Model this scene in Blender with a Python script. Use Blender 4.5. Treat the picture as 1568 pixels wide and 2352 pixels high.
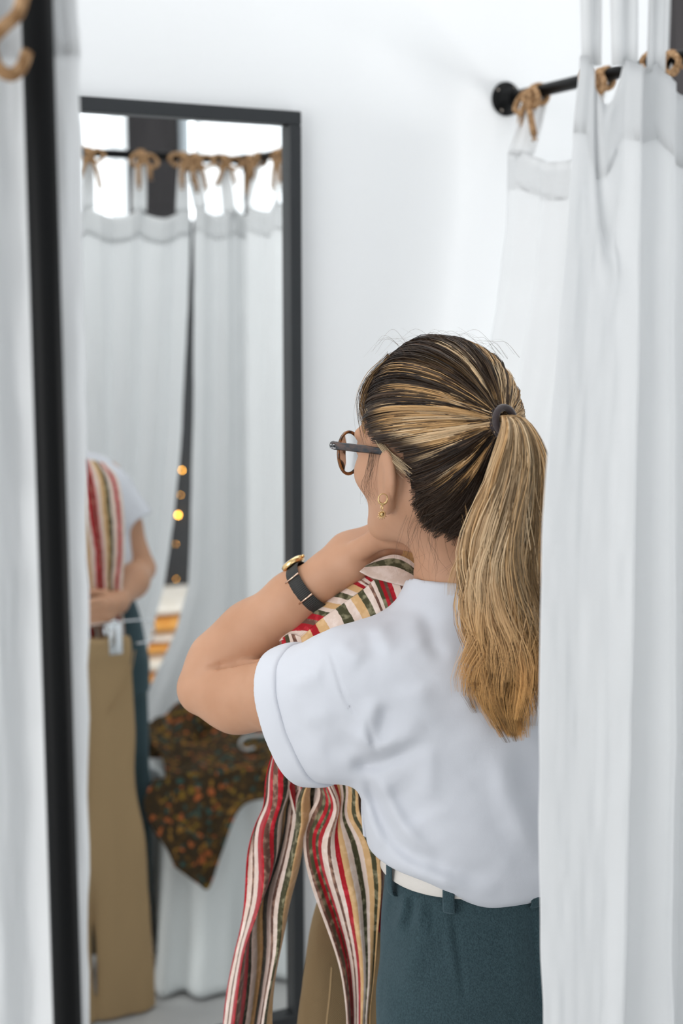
import bpy, math, random
import numpy as np
from mathutils import Vector, Matrix

for _o in list(bpy.data.objects):
    bpy.data.objects.remove(_o, do_unlink=True)
rng = np.random.default_rng(7)
random.seed(7)
scene = bpy.context.scene
COL = scene.collection

# ------------------------------------------------------------------ camera
YAW = math.radians(27.0)            # camera turned right of the mirror wall's normal
FPX = 3200.0                        # focal length in pixels of the 1568x2352 frame
PITCH = math.atan(466.0 / FPX)      # looking slightly down
CAMZ = 1.68
cam_d = bpy.data.cameras.new('camera')
cam = bpy.data.objects.new('camera', cam_d)
COL.objects.link(cam)
cam.location = (0, 0, CAMZ)
cam.rotation_euler = (math.pi / 2 - PITCH, 0, -YAW)
cam_d.sensor_fit = 'VERTICAL'
cam_d.sensor_height = 36.0
cam_d.sensor_width = 24.0
cam_d.lens = FPX / 2352.0 * 36.0
cam_d.clip_start = 0.05
cam_d.dof.use_dof = True
cam_d.dof.focus_distance = 1.66
cam_d.dof.aperture_fstop = 3.2
scene.camera = cam

# ------------------------------------------------------------------ world, lights, exposure
world = bpy.data.worlds.new('world')
scene.world = world
world.use_nodes = True
_bg = world.node_tree.nodes['Background']
_bg.inputs[0].default_value = (0.93, 0.965, 1.0, 1)
_bg.inputs[1].default_value = 0.80

def area_light(name, loc, target, sx, sy, power, color):
    d = bpy.data.lights.new(name, 'AREA')
    d.shape = 'RECTANGLE'; d.size = sx; d.size_y = sy
    d.energy = power; d.color = color
    o = bpy.data.objects.new(name, d); COL.objects.link(o)
    o.location = loc
    o.rotation_euler = (Vector(target) - Vector(loc)).to_track_quat('-Z', 'Y').to_euler()
    return o
# daylight from a window on the left, then three added fill lamps
area_light('left_window_daylight', (-2.4, 0.4, 1.7), (1.0, 1.9, 1.2), 2.2, 2.4, 54, (1.0, 0.985, 0.965))
area_light('front_fill', (-0.8, -3.36, 1.9), (-0.8, 0.0, 1.9), 3.2, 2.4, 16, (1.0, 0.99, 0.975))  # added fill behind the camera, lifts the curtains' outer faces
area_light('right_fill', (3.8, 0.7, 0.85), (1.5, 1.2, 0.95), 1.6, 1.2, 40, (1.0, 0.99, 0.975))  # added lamp outside the side curtain, brightens the cloth from behind
area_light('overhead_fill', (0.95, 1.85, 3.3), (0.95, 1.20, 1.0), 2.0, 0.7, 12, (1.0, 0.985, 0.965))  # added lamp overhead, brightens the inner faces of the front curtains

scene.view_settings.view_transform = 'Standard'
scene.view_settings.look = 'None'
scene.view_settings.gamma = 1.0
scene.view_settings.use_curve_mapping = False
scene.view_settings.exposure = 0.10

# ------------------------------------------------------------------ helpers
RV = np.array([math.cos(YAW), -math.sin(YAW), 0.0])
HV = np.array([math.sin(YAW), math.cos(YAW), 0.0])
CP, SP = math.cos(PITCH), math.sin(PITCH)

def P(px, py, d):
    """world point whose horizontal distance along the view axis is d, from a pixel of the frame"""
    xc = (px - 784.0) / FPX; yc = (1176.0 - py) / FPX
    fh = CP + yc * SP            # horizontal forward component
    k = d / fh
    return RV * (xc * k) + HV * d + np.array([0, 0, CAMZ + k * (-SP + yc * CP)])

def proj(Q):
    Q = np.asarray(Q, float) - np.array([0, 0, CAMZ])
    r = Q @ RV; h = Q @ HV; z = Q[..., 2]
    fz = h * CP - z * SP; up = h * SP + z * CP
    return 784 + FPX * r / fz, 1176 - FPX * up / fz

def nrm(v):
    v = np.asarray(v, float)
    return v / (np.linalg.norm(v, axis=-1, keepdims=True) + 1e-12)

def tag(o, label=None, cat=None, group=None, kind=None):
    if label: o['label'] = label
    if cat: o['category'] = cat
    if group: o['group'] = group
    if kind: o['kind'] = kind
    return o

def mesh_obj(name, verts, faces, mat=None, parent=None, smooth=True, uv=None, col=None):
    me = bpy.data.meshes.new(name)
    verts = np.asarray(verts, np.float32)
    if isinstance(faces, np.ndarray):
        nf, k = faces.shape
        me.vertices.add(len(verts)); me.vertices.foreach_set('co', verts.ravel())
        me.loops.add(nf * k); me.loops.foreach_set('vertex_index', faces.astype(np.int32).ravel())
        me.polygons.add(nf)
        me.polygons.foreach_set('loop_start', np.arange(0, nf * k, k, dtype=np.int32))
        me.update(calc_edges=True)
        me.validate()
    else:
        me.from_pydata([tuple(v) for v in verts.tolist()], [], faces)
    if smooth:
        me.polygons.foreach_set('use_smooth', np.ones(len(me.polygons), bool))
    if uv is not None:
        ul = me.uv_layers.new(name='UVMap')
        li = np.empty(len(me.loops), np.int32); me.loops.foreach_get('vertex_index', li)
        ul.data.foreach_set('uv', np.asarray(uv, np.float32)[li].ravel())
    if col is not None:
        ca = me.color_attributes.new('tone', 'FLOAT_COLOR', 'POINT')
        ca.data.foreach_set('color', np.asarray(col, np.float32).ravel())
    me.update()
    o = bpy.data.objects.new(name, me)
    COL.objects.link(o)
    if mat: me.materials.append(mat)
    if parent: o.parent = parent
    return o

def empty(name, loc=(0, 0, 0)):
    """an empty that stays at the origin of its children's coordinates but is drawn at the base"""
    o = bpy.data.objects.new(name, None)
    COL.objects.link(o)
    o.empty_display_size = 0.1
    o.location = loc
    return o

def adopt(o, parent):
    """parent keeping world place"""
    o.parent = parent
    o.matrix_parent_inverse = Matrix.Translation(parent.location).inverted()
    return o

class MB:
    """collects pieces into one mesh"""
    def __init__(s): s.v = []; s.f = []; s.n = 0
    def add(s, v, f):
        v = np.asarray(v, float)
        s.v.append(v); s.f += [tuple(i + s.n for i in q) for q in f]; s.n += len(v); return s
    def box(s, lo, hi, bev=0.0):
        x0, y0, z0 = lo; x1, y1, z1 = hi
        if bev <= 0:
            v = [(x, y, z) for x in (x0, x1) for y in (y0, y1) for z in (z0, z1)]
            f = [(0, 1, 3, 2), (4, 6, 7, 5), (0, 4, 5, 1), (2, 3, 7, 6), (0, 2, 6, 4), (1, 5, 7, 3)]
            return s.add(v, f)
        b = bev
        rings = []
        for (z, i) in ((z0, b), (z0 + b, 0), (z1 - b, 0), (z1, b)):
            j = b
            X0, X1, Y0, Y1 = x0 + i, x1 - i, y0 + i, y1 - i
            rings.append([(X0 + j, Y0, z), (X1 - j, Y0, z), (X1, Y0 + j, z), (X1, Y1 - j, z),
                          (X1 - j, Y1, z), (X0 + j, Y1, z), (X0, Y1 - j, z), (X0, Y0 + j, z)])
        v = [p for r in rings for p in r]; f = []
        for k in range(3):
            for a in range(8):
                c = (a + 1) % 8
                f.append((k * 8 + a, k * 8 + c, k * 8 + 8 + c, k * 8 + 8 + a))
        f.append(tuple(range(7, -1, -1))); f.append(tuple(range(24, 32)))
        return s.add(v, f)
    def tube(s, pts, rad, seg=10, closed=False, flat=None, up=None):
        """sweep along pts; rad scalar/list; flat=(w,h) scale of the ring along (side, up)"""
        pts = np.asarray(pts, float); n = len(pts)
        rad = np.broadcast_to(np.asarray(rad, float), (n,))
        if closed:
            tg = nrm(np.roll(pts, -1, 0) - np.roll(pts, 1, 0))
        else:
            tg = nrm(np.gradient(pts, axis=0))
        if up is None:
            a = np.array([0, 0, 1.0]) if abs(tg[0][2]) < 0.9 else np.array([1.0, 0, 0])
        else: a = np.asarray(up, float)
        sd = np.zeros_like(pts); uu = np.zeros_like(pts)
        for i in range(n):
            if up is None and i > 0: a = uu[i - 1]
            b = nrm(np.cross(tg[i], a)); sd[i] = b; uu[i] = nrm(np.cross(b, tg[i]))
        th = np.arange(seg) / seg * 2 * math.pi
        fw, fh = flat if flat else (1, 1)
        v = (pts[:, None] + rad[:, None, None] * (np.cos(th)[None, :, None] * sd[:, None] * fw
             + np.sin(th)[None, :, None] * uu[:, None] * fh)).reshape(-1, 3)
        f = []
        for i in range(n if closed else n - 1):
            j = (i + 1) % n
            for k in range(seg):
                m = (k + 1) % seg
                f.append((i * seg + k, i * seg + m, j * seg + m, j * seg + k))
        if not closed:
            f.append(tuple(range(seg - 1, -1, -1))); f.append(tuple((n - 1) * seg + k for k in range(seg)))
        return s.add(v, f)
    def build(s, name, mat, parent=None, smooth=True):
        return mesh_obj(name, np.concatenate(s.v), s.f, mat, parent, smooth)

def spline(pts, n):
    """Catmull-Rom through rows of pts (any dimension)"""
    pts = np.asarray(pts, float); m = len(pts)
    ext = np.concatenate([[2 * pts[0] - pts[1]], pts, [2 * pts[-1] - pts[-2]]])
    t = np.linspace(0, m - 1, n); i = np.minimum(t.astype(int), m - 2); u = (t - i)
    u = u.reshape((-1,) + (1,) * (pts.ndim - 1))
    p0, p1, p2, p3 = ext[i], ext[i + 1], ext[i + 2], ext[i + 3]
    return 0.5 * (2 * p1 + (p2 - p0) * u + (2 * p0 - 5 * p1 + 4 * p2 - p3) * u ** 2 + (3 * p1 - p0 - 3 * p2 + p3) * u ** 3)

def grid_faces(nr, nc):
    i = np.arange(nr - 1)[:, None] * nc + np.arange(nc - 1)[None]
    return np.stack([i, i + 1, i + nc + 1, i + nc], -1).reshape(-1, 4)

def ss(a, b, x):
    t = np.clip((x - a) / (b - a), 0, 1); return t * t * (3 - 2 * t)

# value noise
_NT = rng.random((32, 32, 32)).astype(np.float32) * 2 - 1
def vnoise(Q):
    Q = np.asarray(Q, float); i = np.floor(Q).astype(int); f = Q - i; f = f * f * (3 - 2 * f)
    out = 0
    for dx in (0, 1):
        wx = f[..., 0] if dx else 1 - f[..., 0]
        for dy in (0, 1):
            wy = f[..., 1] if dy else 1 - f[..., 1]
            for dz in (0, 1):
                wz = f[..., 2] if dz else 1 - f[..., 2]
                out = out + wx * wy * wz * _NT[(i[..., 0] + dx) % 32, (i[..., 1] + dy) % 32, (i[..., 2] + dz) % 32]
    return out

# ---- signed distance fields and a surface-nets mesher
def rc(p, a, b, ra, rb):
    a = np.asarray(a, float); b = np.asarray(b, float); ab = b - a
    t = np.clip((p - a) @ ab / (ab @ ab + 1e-12), 0, 1)
    q = p - a - t[:, None] * ab
    return np.sqrt(np.einsum('ij,ij->i', q, q)) - (ra + (rb - ra) * t)
def chain(p, pts, rads, k=0.01):
    d = None
    for i in range(len(pts) - 1):
        e = rc(p, pts[i], pts[i + 1], rads[i], rads[i + 1])
        d = e if d is None else smin(d, e, k)
    return d
def ell(p, c, r):
    q = (p - np.asarray(c, float)); r = np.asarray(r, float)
    k0 = np.linalg.norm(q / r, axis=1); k1 = np.linalg.norm(q / (r * r), axis=1)
    return k0 * (k0 - 1) / np.maximum(k1, 1e-9)
def smin(a, b, k):
    h = np.maximum(k - np.abs(a - b), 0) / k
    return np.minimum(a, b) - h * h * k * 0.25
def smax(a, b, k): return -smin(-a, -b, k)

def iso_mesh(f, lo, hi, h, B=6, newton=2, slack=1.5):
    lo = np.asarray(lo, float); hi = np.asarray(hi, float)
    nb = np.ceil((hi - lo) / (h * B)).astype(int); n = nb * B
    cc = [lo[k] + (np.arange(nb[k]) + 0.5) * h * B - h * 0.5 for k in range(3)]
    G = np.stack(np.meshgrid(*cc, indexing='ij'), -1).reshape(-1, 3)
    fc = f(G).reshape(nb)
    act = np.abs(fc) < h * B * 0.87 * slack
    V = np.where(fc > 0, 1.0, -1.0).astype(np.float32)
    for k in range(3): V = np.repeat(V, B, k)
    bi = np.argwhere(act)
    off = np.stack(np.meshgrid(*[np.arange(B)] * 3, indexing='ij'), -1).reshape(-1, 3)
    CH = max(1, 300000 // len(off))
    for s in range(0, len(bi), CH):
        idx = (bi[s:s + CH, None] * B + off[None]).reshape(-1, 3)
        V[idx[:, 0], idx[:, 1], idx[:, 2]] = f(lo + idx * h)
    S = (V < 0)
    cs = np.zeros(np.array(S.shape) - 1, np.uint8)
    cor = [(i, j, k) for i in (0, 1) for j in (0, 1) for k in (0, 1)]
    for (i, j, k) in cor:
        cs += S[i:S.shape[0] - 1 + i, j:S.shape[1] - 1 + j, k:S.shape[2] - 1 + k]
    ac = np.argwhere((cs > 0) & (cs < 8))
    val = np.stack([V[ac[:, 0] + i, ac[:, 1] + j, ac[:, 2] + k] for (i, j, k) in cor], 1)
    acc = np.zeros((len(ac), 3)); cnt = np.zeros(len(ac))
    for a in range(8):
        for b in range(a + 1, 8):
            da = np.abs(np.subtract(cor[a], cor[b]))
            if da.sum() != 1: continue
            va, vb = val[:, a], val[:, b]
            m = (va < 0) != (vb < 0)
            t = np.where(m, va / np.where(m, va - vb, 1), 0)
            pt = np.array(cor[a])[None] + t[:, None] * (np.array(cor[b]) - np.array(cor[a]))[None]
            acc += pt * m[:, None]; cnt += m
    verts = lo + (ac + acc / cnt[:, None]) * h
    id3 = np.full(cs.shape, -1, np.int32); id3[ac[:, 0], ac[:, 1], ac[:, 2]] = np.arange(len(ac))
    quads = []
    for ax in range(3):
        o1, o2 = (ax + 1) % 3, (ax + 2) % 3
        sl0 = [slice(1, -1)] * 3; sl1 = [slice(1, -1)] * 3
        sl0[ax] = slice(0, -1); sl1[ax] = slice(1, None)
        A = S[tuple(sl0)]; Bm = S[tuple(sl1)]
        e = np.argwhere(A != Bm); flip = A[e[:, 0], e[:, 1], e[:, 2]]
        base = e.copy(); base[:, o1] += 1; base[:, o2] += 1
        def cell(d1, d2):
            c = base.copy(); c[:, o1] -= d1; c[:, o2] -= d2
            return id3[c[:, 0], c[:, 1], c[:, 2]]
        q = np.stack([cell(0, 0), cell(1, 0), cell(1, 1), cell(0, 1)], 1)
        q[~flip] = q[~flip][:, ::-1]
        quads.append(q)
    quads = np.concatenate(quads); quads = quads[(quads >= 0).all(1)]
    e = h * 0.3
    for _ in range(newton):
        f0 = f(verts); g = np.stack([f(verts + np.eye(3)[k] * e) - f0 for k in range(3)], 1) / e
        g2 = np.maximum((g * g).sum(1), 0.15)
        st = (f0 / g2)[:, None] * g
        ln = np.linalg.norm(st, axis=1, keepdims=True)
        verts = verts - st * np.minimum(1, h * 0.6 / np.maximum(ln, 1e-9))
    return verts, quads

def relax(verts, quads, it=3, lam=0.5):
    n = len(verts)
    e = np.concatenate([quads[:, [0, 1]], quads[:, [1, 2]], quads[:, [2, 3]], quads[:, [3, 0]]])
    deg = np.bincount(e[:, 0], minlength=n) + np.bincount(e[:, 1], minlength=n)
    for k in range(it):
        acc = np.zeros_like(verts)
        for c in range(3):
            acc[:, c] = np.bincount(e[:, 0], verts[e[:, 1], c], n) + np.bincount(e[:, 1], verts[e[:, 0], c], n)
        verts = verts + lam * (acc / np.maximum(deg, 1)[:, None] - verts)
    return verts

# ------------------------------------------------------------------ materials
def mat(name, base=(0.8, 0.8, 0.8), rough=0.6, metal=0.0, spec=0.5, **kw):
    m = bpy.data.materials.new(name); m.use_nodes = True
    b = m.node_tree.nodes['Principled BSDF']
    b.inputs['Base Color'].default_value = (*base, 1); b.inputs['Roughness'].default_value = rough
    b.inputs['Metallic'].default_value = metal; b.inputs['Specular IOR Level'].default_value = spec
    for k, v in kw.items(): b.inputs[k.replace('_', ' ')].default_value = v
    return m
def nodes(m):
    t = m.node_tree; return t, t.nodes['Principled BSDF']
def N(t, typ, **kw):
    n = t.nodes.new(typ)
    for k, v in kw.items():
        if k in n.inputs.keys(): n.inputs[k].default_value = v
        else: setattr(n, k, v)
    return n
def coords(t, kind='Object', scale=(1, 1, 1)):
    c = N(t, 'ShaderNodeTexCoord'); mp = N(t, 'ShaderNodeMapping'); mp.inputs['Scale'].default_value = scale
    t.links.new(c.outputs[kind], mp.inputs[0]); return mp.outputs[0]
def add_bump(m, scale=200, strength=0.2, dist=0.001, stretch=(1, 1, 1), kind='Object', detail=3):
    t, b = nodes(m)
    v = coords(t, kind, stretch); n = N(t, 'ShaderNodeTexNoise', Scale=scale, Detail=detail)
    t.links.new(v, n.inputs['Vector'])
    bp = N(t, 'ShaderNodeBump', Strength=strength, Distance=dist)
    t.links.new(n.outputs[0], bp.inputs['Height'])
    prev = b.inputs['Normal'].links[0].from_socket if b.inputs['Normal'].links else None
    if prev: t.links.new(prev, bp.inputs['Normal'])
    t.links.new(bp.outputs[0], b.inputs['Normal'])
    return m
def add_mottle(m, c1, c2, scale=8, lo=0.35, hi=0.65, stretch=(1, 1, 1), detail=4):
    t, b = nodes(m)
    v = coords(t, 'Object', stretch); n = N(t, 'ShaderNodeTexNoise', Scale=scale, Detail=detail)
    t.links.new(v, n.inputs['Vector'])
    r = N(t, 'ShaderNodeValToRGB'); r.color_ramp.elements[0].position = lo; r.color_ramp.elements[1].position = hi
    r.color_ramp.elements[0].color = (*c1, 1); r.color_ramp.elements[1].color = (*c2, 1)
    t.links.new(n.outputs[0], r.inputs[0]); t.links.new(r.outputs[0], b.inputs['Base Color'])
    return m

M = {}
M['wall'] = add_bump(mat('wall_paint', (0.83, 0.85, 0.862), 0.75, spec=0.2), 60, 0.15, 0.002)
M['floor'] = add_bump(add_mottle(mat('floor_concrete', (0.5, 0.5, 0.5), 0.55), (0.42, 0.42, 0.42), (0.52, 0.52, 0.51), 3), 40, 0.1, 0.002)
M['black'] = add_bump(mat('black_powder_coat', (0.004, 0.0043, 0.0046), 0.45, spec=0.12), 900, 0.08, 0.0004)
M['frame'] = add_bump(mat('black_frame_paint', (0.022, 0.025, 0.028), 0.45, spec=0.4), 700, 0.08, 0.0004)
M['mirror'] = mat('mirror_silver', (0.97, 0.985, 0.98), 0.0, 1.0)
M['screw'] = mat('steel_screw', (0.45, 0.4, 0.35), 0.35, 1.0)
def cloth_mat(name, base, trans=0.25, weave=1400, rough=0.9, bump=0.25):
    m = mat(name, base, rough, spec=0.15)
    t, b = nodes(m)
    add_bump(m, weave * 0.02, 0.15, 0.004)
    add_bump(m, weave, bump, 0.0004, (1, 1, 0.35))
    tr = N(t, 'ShaderNodeBsdfTranslucent'); tr.inputs[0].default_value = (*base, 1)
    mx = N(t, 'ShaderNodeMixShader'); mx.inputs[0].default_value = trans
    out = t.nodes['Material Output']
    t.links.new(b.outputs[0], mx.inputs[1]); t.links.new(tr.outputs[0], mx.inputs[2]); t.links.new(mx.outputs[0], out.inputs[0])
    return m
M['curtain'] = cloth_mat('white_curtain_cotton', (0.89, 0.90, 0.905), 0.42)
M['sheer'] = cloth_mat('sheer_white_voile', (0.90, 0.92, 0.93), 0.6)
M['jute'] = add_bump(add_mottle(mat('jute_rope', (0.35, 0.2, 0.1), 0.95, spec=0.1), (0.22, 0.12, 0.055), (0.50, 0.32, 0.18), 160), 500, 0.9, 0.002)
M['tee'] = add_bump(add_bump(mat('white_cotton_jersey', (0.635, 0.652, 0.70), 0.9, spec=0.12), 30, 0.10, 0.003), 1500, 0.25, 0.0004, (1, 1, 0.3))
M['tee'].node_tree.nodes['Principled BSDF'].inputs['Sheen Weight'].default_value = 0.1
M['darkwood'] = add_bump(add_mottle(mat('dark_stained_wood', (0.04, 0.036, 0.038), 0.5, spec=0.35), (0.035, 0.031, 0.032), (0.055, 0.049, 0.05), 6, stretch=(8, 8, 0.6)), 30, 0.2, 0.001, (6, 6, 0.4))
M['steel'] = mat('brushed_aluminium', (0.62, 0.67, 0.70), 0.35, 0.9)
# ================================================================== structure
WALLY = 2.37
MIRY = WALLY - 0.012
RAILZ = 2.088
RX = 1.569      # side rail, from the flange on the wall
RY = 1.06       # front rail
LX = 0.2870     # left corner post

def box_obj(name, lo, hi, m, parent=None, bev=0.0):
    return MB().box(lo, hi, bev).build(name, m, parent, smooth=False)
tag(box_obj('floor', (-4.2, -5.3, -0.05), (6.2, WALLY + 0.15, 0.0), M['floor']), 'pale grey concrete floor', kind='structure')
tag(box_obj('wall_back', (-2.2, WALLY, 0.0), (1.972, WALLY + 0.12, 3.1), M['wall']), 'white painted wall the mirror hangs on', kind='structure')
tag(box_obj('wall_back_right', (3.05, WALLY, 0.0), (6.2, WALLY + 0.12, 3.1), M['wall']), 'white painted wall beyond the dark door', kind='structure')
# dark door in the same wall, seen past the curtain at the upper right
d1 = empty('door_1', (2.585, WALLY, 0)); tag(d1, 'dark brown wooden door beyond the side curtain', kind='structure')
adopt(box_obj('door_leaf', (2.02, WALLY + 0.02, 0.0), (3.01, WALLY + 0.06, 2.95), M['darkwood']), d1)
adopt(box_obj('door_frame', (1.972, WALLY - 0.015, 0.0), (2.03, WALLY + 0.1, 3.1), M['darkwood']), d1)
adopt(box_obj('door_frame', (2.99, WALLY - 0.015, 0.0), (3.05, WALLY + 0.1, 3.1), M['darkwood']), d1)

# far side of the shop, seen only in the mirror above and between the curtains
FY = -3.4
DX0, DX1 = 2.42, 2.92
def far_x(px, y=FY):
    """X on the plane Y=y for a mirrored image column (mirror virtual plane)"""
    lat = (px - 784) / FPX; v = RV * lat + HV
    return v[0] / v[1] * (2 * MIRY - y)
_dx0, _dx1, _dx2 = far_x(290), far_x(415), far_x(440)
tag(box_obj('wall_front', (-4.2, FY - 0.12, 0.0), (far_x(150), FY, 3.6), M['wall']), 'white wall across the shop', kind='structure')
tag(box_obj('wall_front_right', (far_x(700), FY - 0.12, 0.0), (6.2, FY, 3.6), M['wall']), 'white wall right of the shop windows', kind='structure')
tag(box_obj('wall_front_sill', (far_x(150), FY - 0.12, 0.0), (far_x(700), FY, 0.75), M['wall']), 'white wall under the shop windows', kind='structure')
d2 = empty('door_2', ((_dx0 + _dx1) / 2, FY, 0)); tag(d2, 'tall dark wooden door panel between two bright windows, seen in the mirror', kind='structure')
adopt(box_obj('door_leaf', (_dx0, FY - 0.02, 0.0), (_dx1, FY + 0.05, 3.55), M['darkwood']), d2)
adopt(box_obj('door_stile', (_dx0, FY + 0.05, 0.0), (_dx0 + 0.055, FY + 0.062, 3.55), M['darkwood']), d2)
adopt(box_obj('metal_edge', (_dx1, FY - 0.02, 0.0), (_dx2 - 0.02, FY + 0.07, 3.55), M['steel']), d2)
M['pane'] = bpy.data.materials.new('window_glass'); M['pane'].use_nodes = True
_t = M['pane'].node_tree; _tr = N(_t, 'ShaderNodeBsdfTransparent'); _gl = N(_t, 'ShaderNodeBsdfGlossy', Roughness=0.02); _mx = N(_t, 'ShaderNodeMixShader'); _mx.inputs[0].default_value = 0.07
_t.links.new(_tr.outputs[0], _mx.inputs[1]); _t.links.new(_gl.outputs[0], _mx.inputs[2]); _t.links.new(_mx.outputs[0], _t.nodes['Material Output'].inputs[0])
for wi, (x0, x1) in enumerate(((far_x(150), _dx0), (_dx2 - 0.02, far_x(700)))):
    w = empty('window_%d' % (wi + 1), ((x0 + x1) / 2, FY, 0.75)); tag(w, 'bright shop window %s of the dark door panel' % ('left' if wi == 0 else 'right'), kind='structure')
    for (a, b, c, d) in ((x0, x0 + 0.05, 0.75, 3.6), (x1 - 0.05, x1, 0.75, 3.6), (x0, x1, 0.75, 0.81), (x0, x1, 3.54, 3.6)):
        adopt(box_obj('window_frame', (a, FY - 0.08, c), (b, FY - 0.03, d), M['steel']), w)
    adopt(box_obj('pane', (x0, FY - 0.06, 0.78), (x1, FY - 0.055, 3.58), M['pane']), w)
    area_light('window_sky_light', ((x0 + x1) / 2, FY - 0.35, 2.2), ((x0 + x1) / 2, FY, 2.2), x1 - x0, 2.8, 28, (0.97, 0.985, 1.0))
    n = 60; s = np.linspace(0, 1, n); rows = []
    for z in (3.5, 2.4, 1.3, 0.3):
        rows.append(np.stack([x0 + (x1 - x0) * s, FY + 0.11 + 0.035 * np.sin(s * (x1 - x0) * 42 + wi), np.full(n, z)], 1))
    G = np.stack(rows)
    sh = mesh_obj('sheer_curtain', G.reshape(-1, 3), grid_faces(4, n), M['sheer'])
    tag(sh, 'sheer white window curtain %s of the dark door panel, seen in the mirror' % ('left' if wi == 0 else 'right'), 'curtain', 'sheer window curtains')

# frame added round the front fill lamp to look like a window
fill_root = empty('window_3', (-0.8, FY, 0.7)); tag(fill_root, 'metal frame added round the fill lamp behind the camera', kind='structure')
for (a, b_, c, d) in ((-2.46, -2.40, 0.64, 3.16), (0.80, 0.86, 0.64, 3.16), (-2.46, 0.86, 0.64, 0.70), (-2.46, 0.86, 3.10, 3.16), (-0.82, -0.78, 0.70, 3.10)):
    adopt(box_obj('window_frame', (a, FY + 0.001, c), (b_, FY + 0.06, d), M['steel']), fill_root)  # bars stand on solid wall, only the added lamp lies within
# ================================================================== mirror
mx1 = 1.1115; mx0 = 0.39; mz0, mz1 = 0.276, 2.033
fw, fd = 0.024, 0.030
mir = empty('wall_mirror', ((mx0 + mx1) / 2, WALLY, mz0)); tag(mir, 'tall wall mirror in a thin black frame', 'mirror')
adopt(box_obj('frame_bar', (mx0, WALLY - fd, mz1 - fw), (mx1, WALLY - 0.001, mz1), M['frame'], bev=0.0015), mir)
adopt(box_obj('frame_bar', (mx0, WALLY - fd, mz0), (mx1, WALLY - 0.001, mz0 + fw), M['frame'], bev=0.0015), mir)
adopt(box_obj('frame_bar', (mx1 - fw, WALLY - fd, mz0 + fw), (mx1, WALLY - 0.001, mz1 - fw), M['frame'], bev=0.0015), mir)
adopt(box_obj('frame_bar', (mx0, WALLY - fd, mz0 + fw), (mx0 + fw, WALLY - 0.001, mz1 - fw), M['frame'], bev=0.0015), mir)
adopt(box_obj('glass', (mx0 + fw, MIRY, mz0 + fw), (mx1 - fw, WALLY - 0.001, mz1 - fw), M['mirror']), mir)

# ================================================================== curtain frame of black pipe
PR = 0.0118
fr = empty('curtain_frame', (RX, RY, 0)); tag(fr, 'black pipe frame carrying the fitting room curtains', 'curtain rail')
def pipe(name, a, b, r=PR):
    a = np.array(a, float); b = np.array(b, float)
    o = MB().tube(spline([a, (a + b) / 2, b], 6), r, 20).build(name, M['black']); adopt(o, fr); return o
pipe('side_rail', (RX, WALLY - 0.012, RAILZ), (RX, RY, RAILZ))
pipe('front_rail', (RX, RY, RAILZ), (LX, RY, RAILZ))
pipe('left_rail', (LX, RY, RAILZ), (LX, WALLY - 0.012, RAILZ))
pipe('post', (RX, RY, 0.0), (RX, RY, RAILZ)); pipe('post', (LX, RY, 0.0), (LX, RY, RAILZ))
for x in (RX, LX):
    m = MB(); m.tube([(x, RY, RAILZ - 0.03), (x, RY, RAILZ + 0.017)], 0.0155, 18); m.tube([(x, RY, RAILZ), (x, RY + 0.03, RAILZ)], 0.0155, 18)
    m.tube([(x, RY, RAILZ), (x + (-0.03 if x == RX else 0.03), RY, RAILZ)], 0.0155, 18)
    adopt(m.build('corner_fitting', M['black']), fr)
    adopt(MB().tube([(x, RY, 0.0), (x, RY, 0.006), (x, RY, 0.0065)], [0.036, 0.036, 0.03], 24).build('foot_plate', M['black']), fr)
for x in (RX, LX):
    m = MB(); c = np.array((x, WALLY, RAILZ))
    yy = [0, -0.004, -0.007, -0.010, -0.014, -0.032, -0.034]; rr = [0.033, 0.033, 0.031, 0.022, 0.0175, 0.0165, 0.012]
    m.tube([c + (0, y - 0.0005, 0) for y in yy], rr, 28)
    fl = m.build('wall_flange', M['black']); adopt(fl, fr)
    for k in range(4):
        a = math.radians(45 + 90 * k + 12)
        q = c + np.array((math.cos(a) * 0.0255, -0.0075, math.sin(a) * 0.0255))
        sc = MB().tube([q + (0, 0.002, 0), q, q + (0, -0.0015, 0)], [0.0042, 0.0042, 0.0028], 12).build('screw', M['screw'])
        sc.parent = fl; sc.matrix_parent_inverse = fl.matrix_parent_inverse.copy(); sc.matrix_parent_inverse = Matrix.Translation(fr.location).inverted() @ Matrix.Identity(4)
        sc.matrix_parent_inverse = Matrix.Identity(4)

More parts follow.
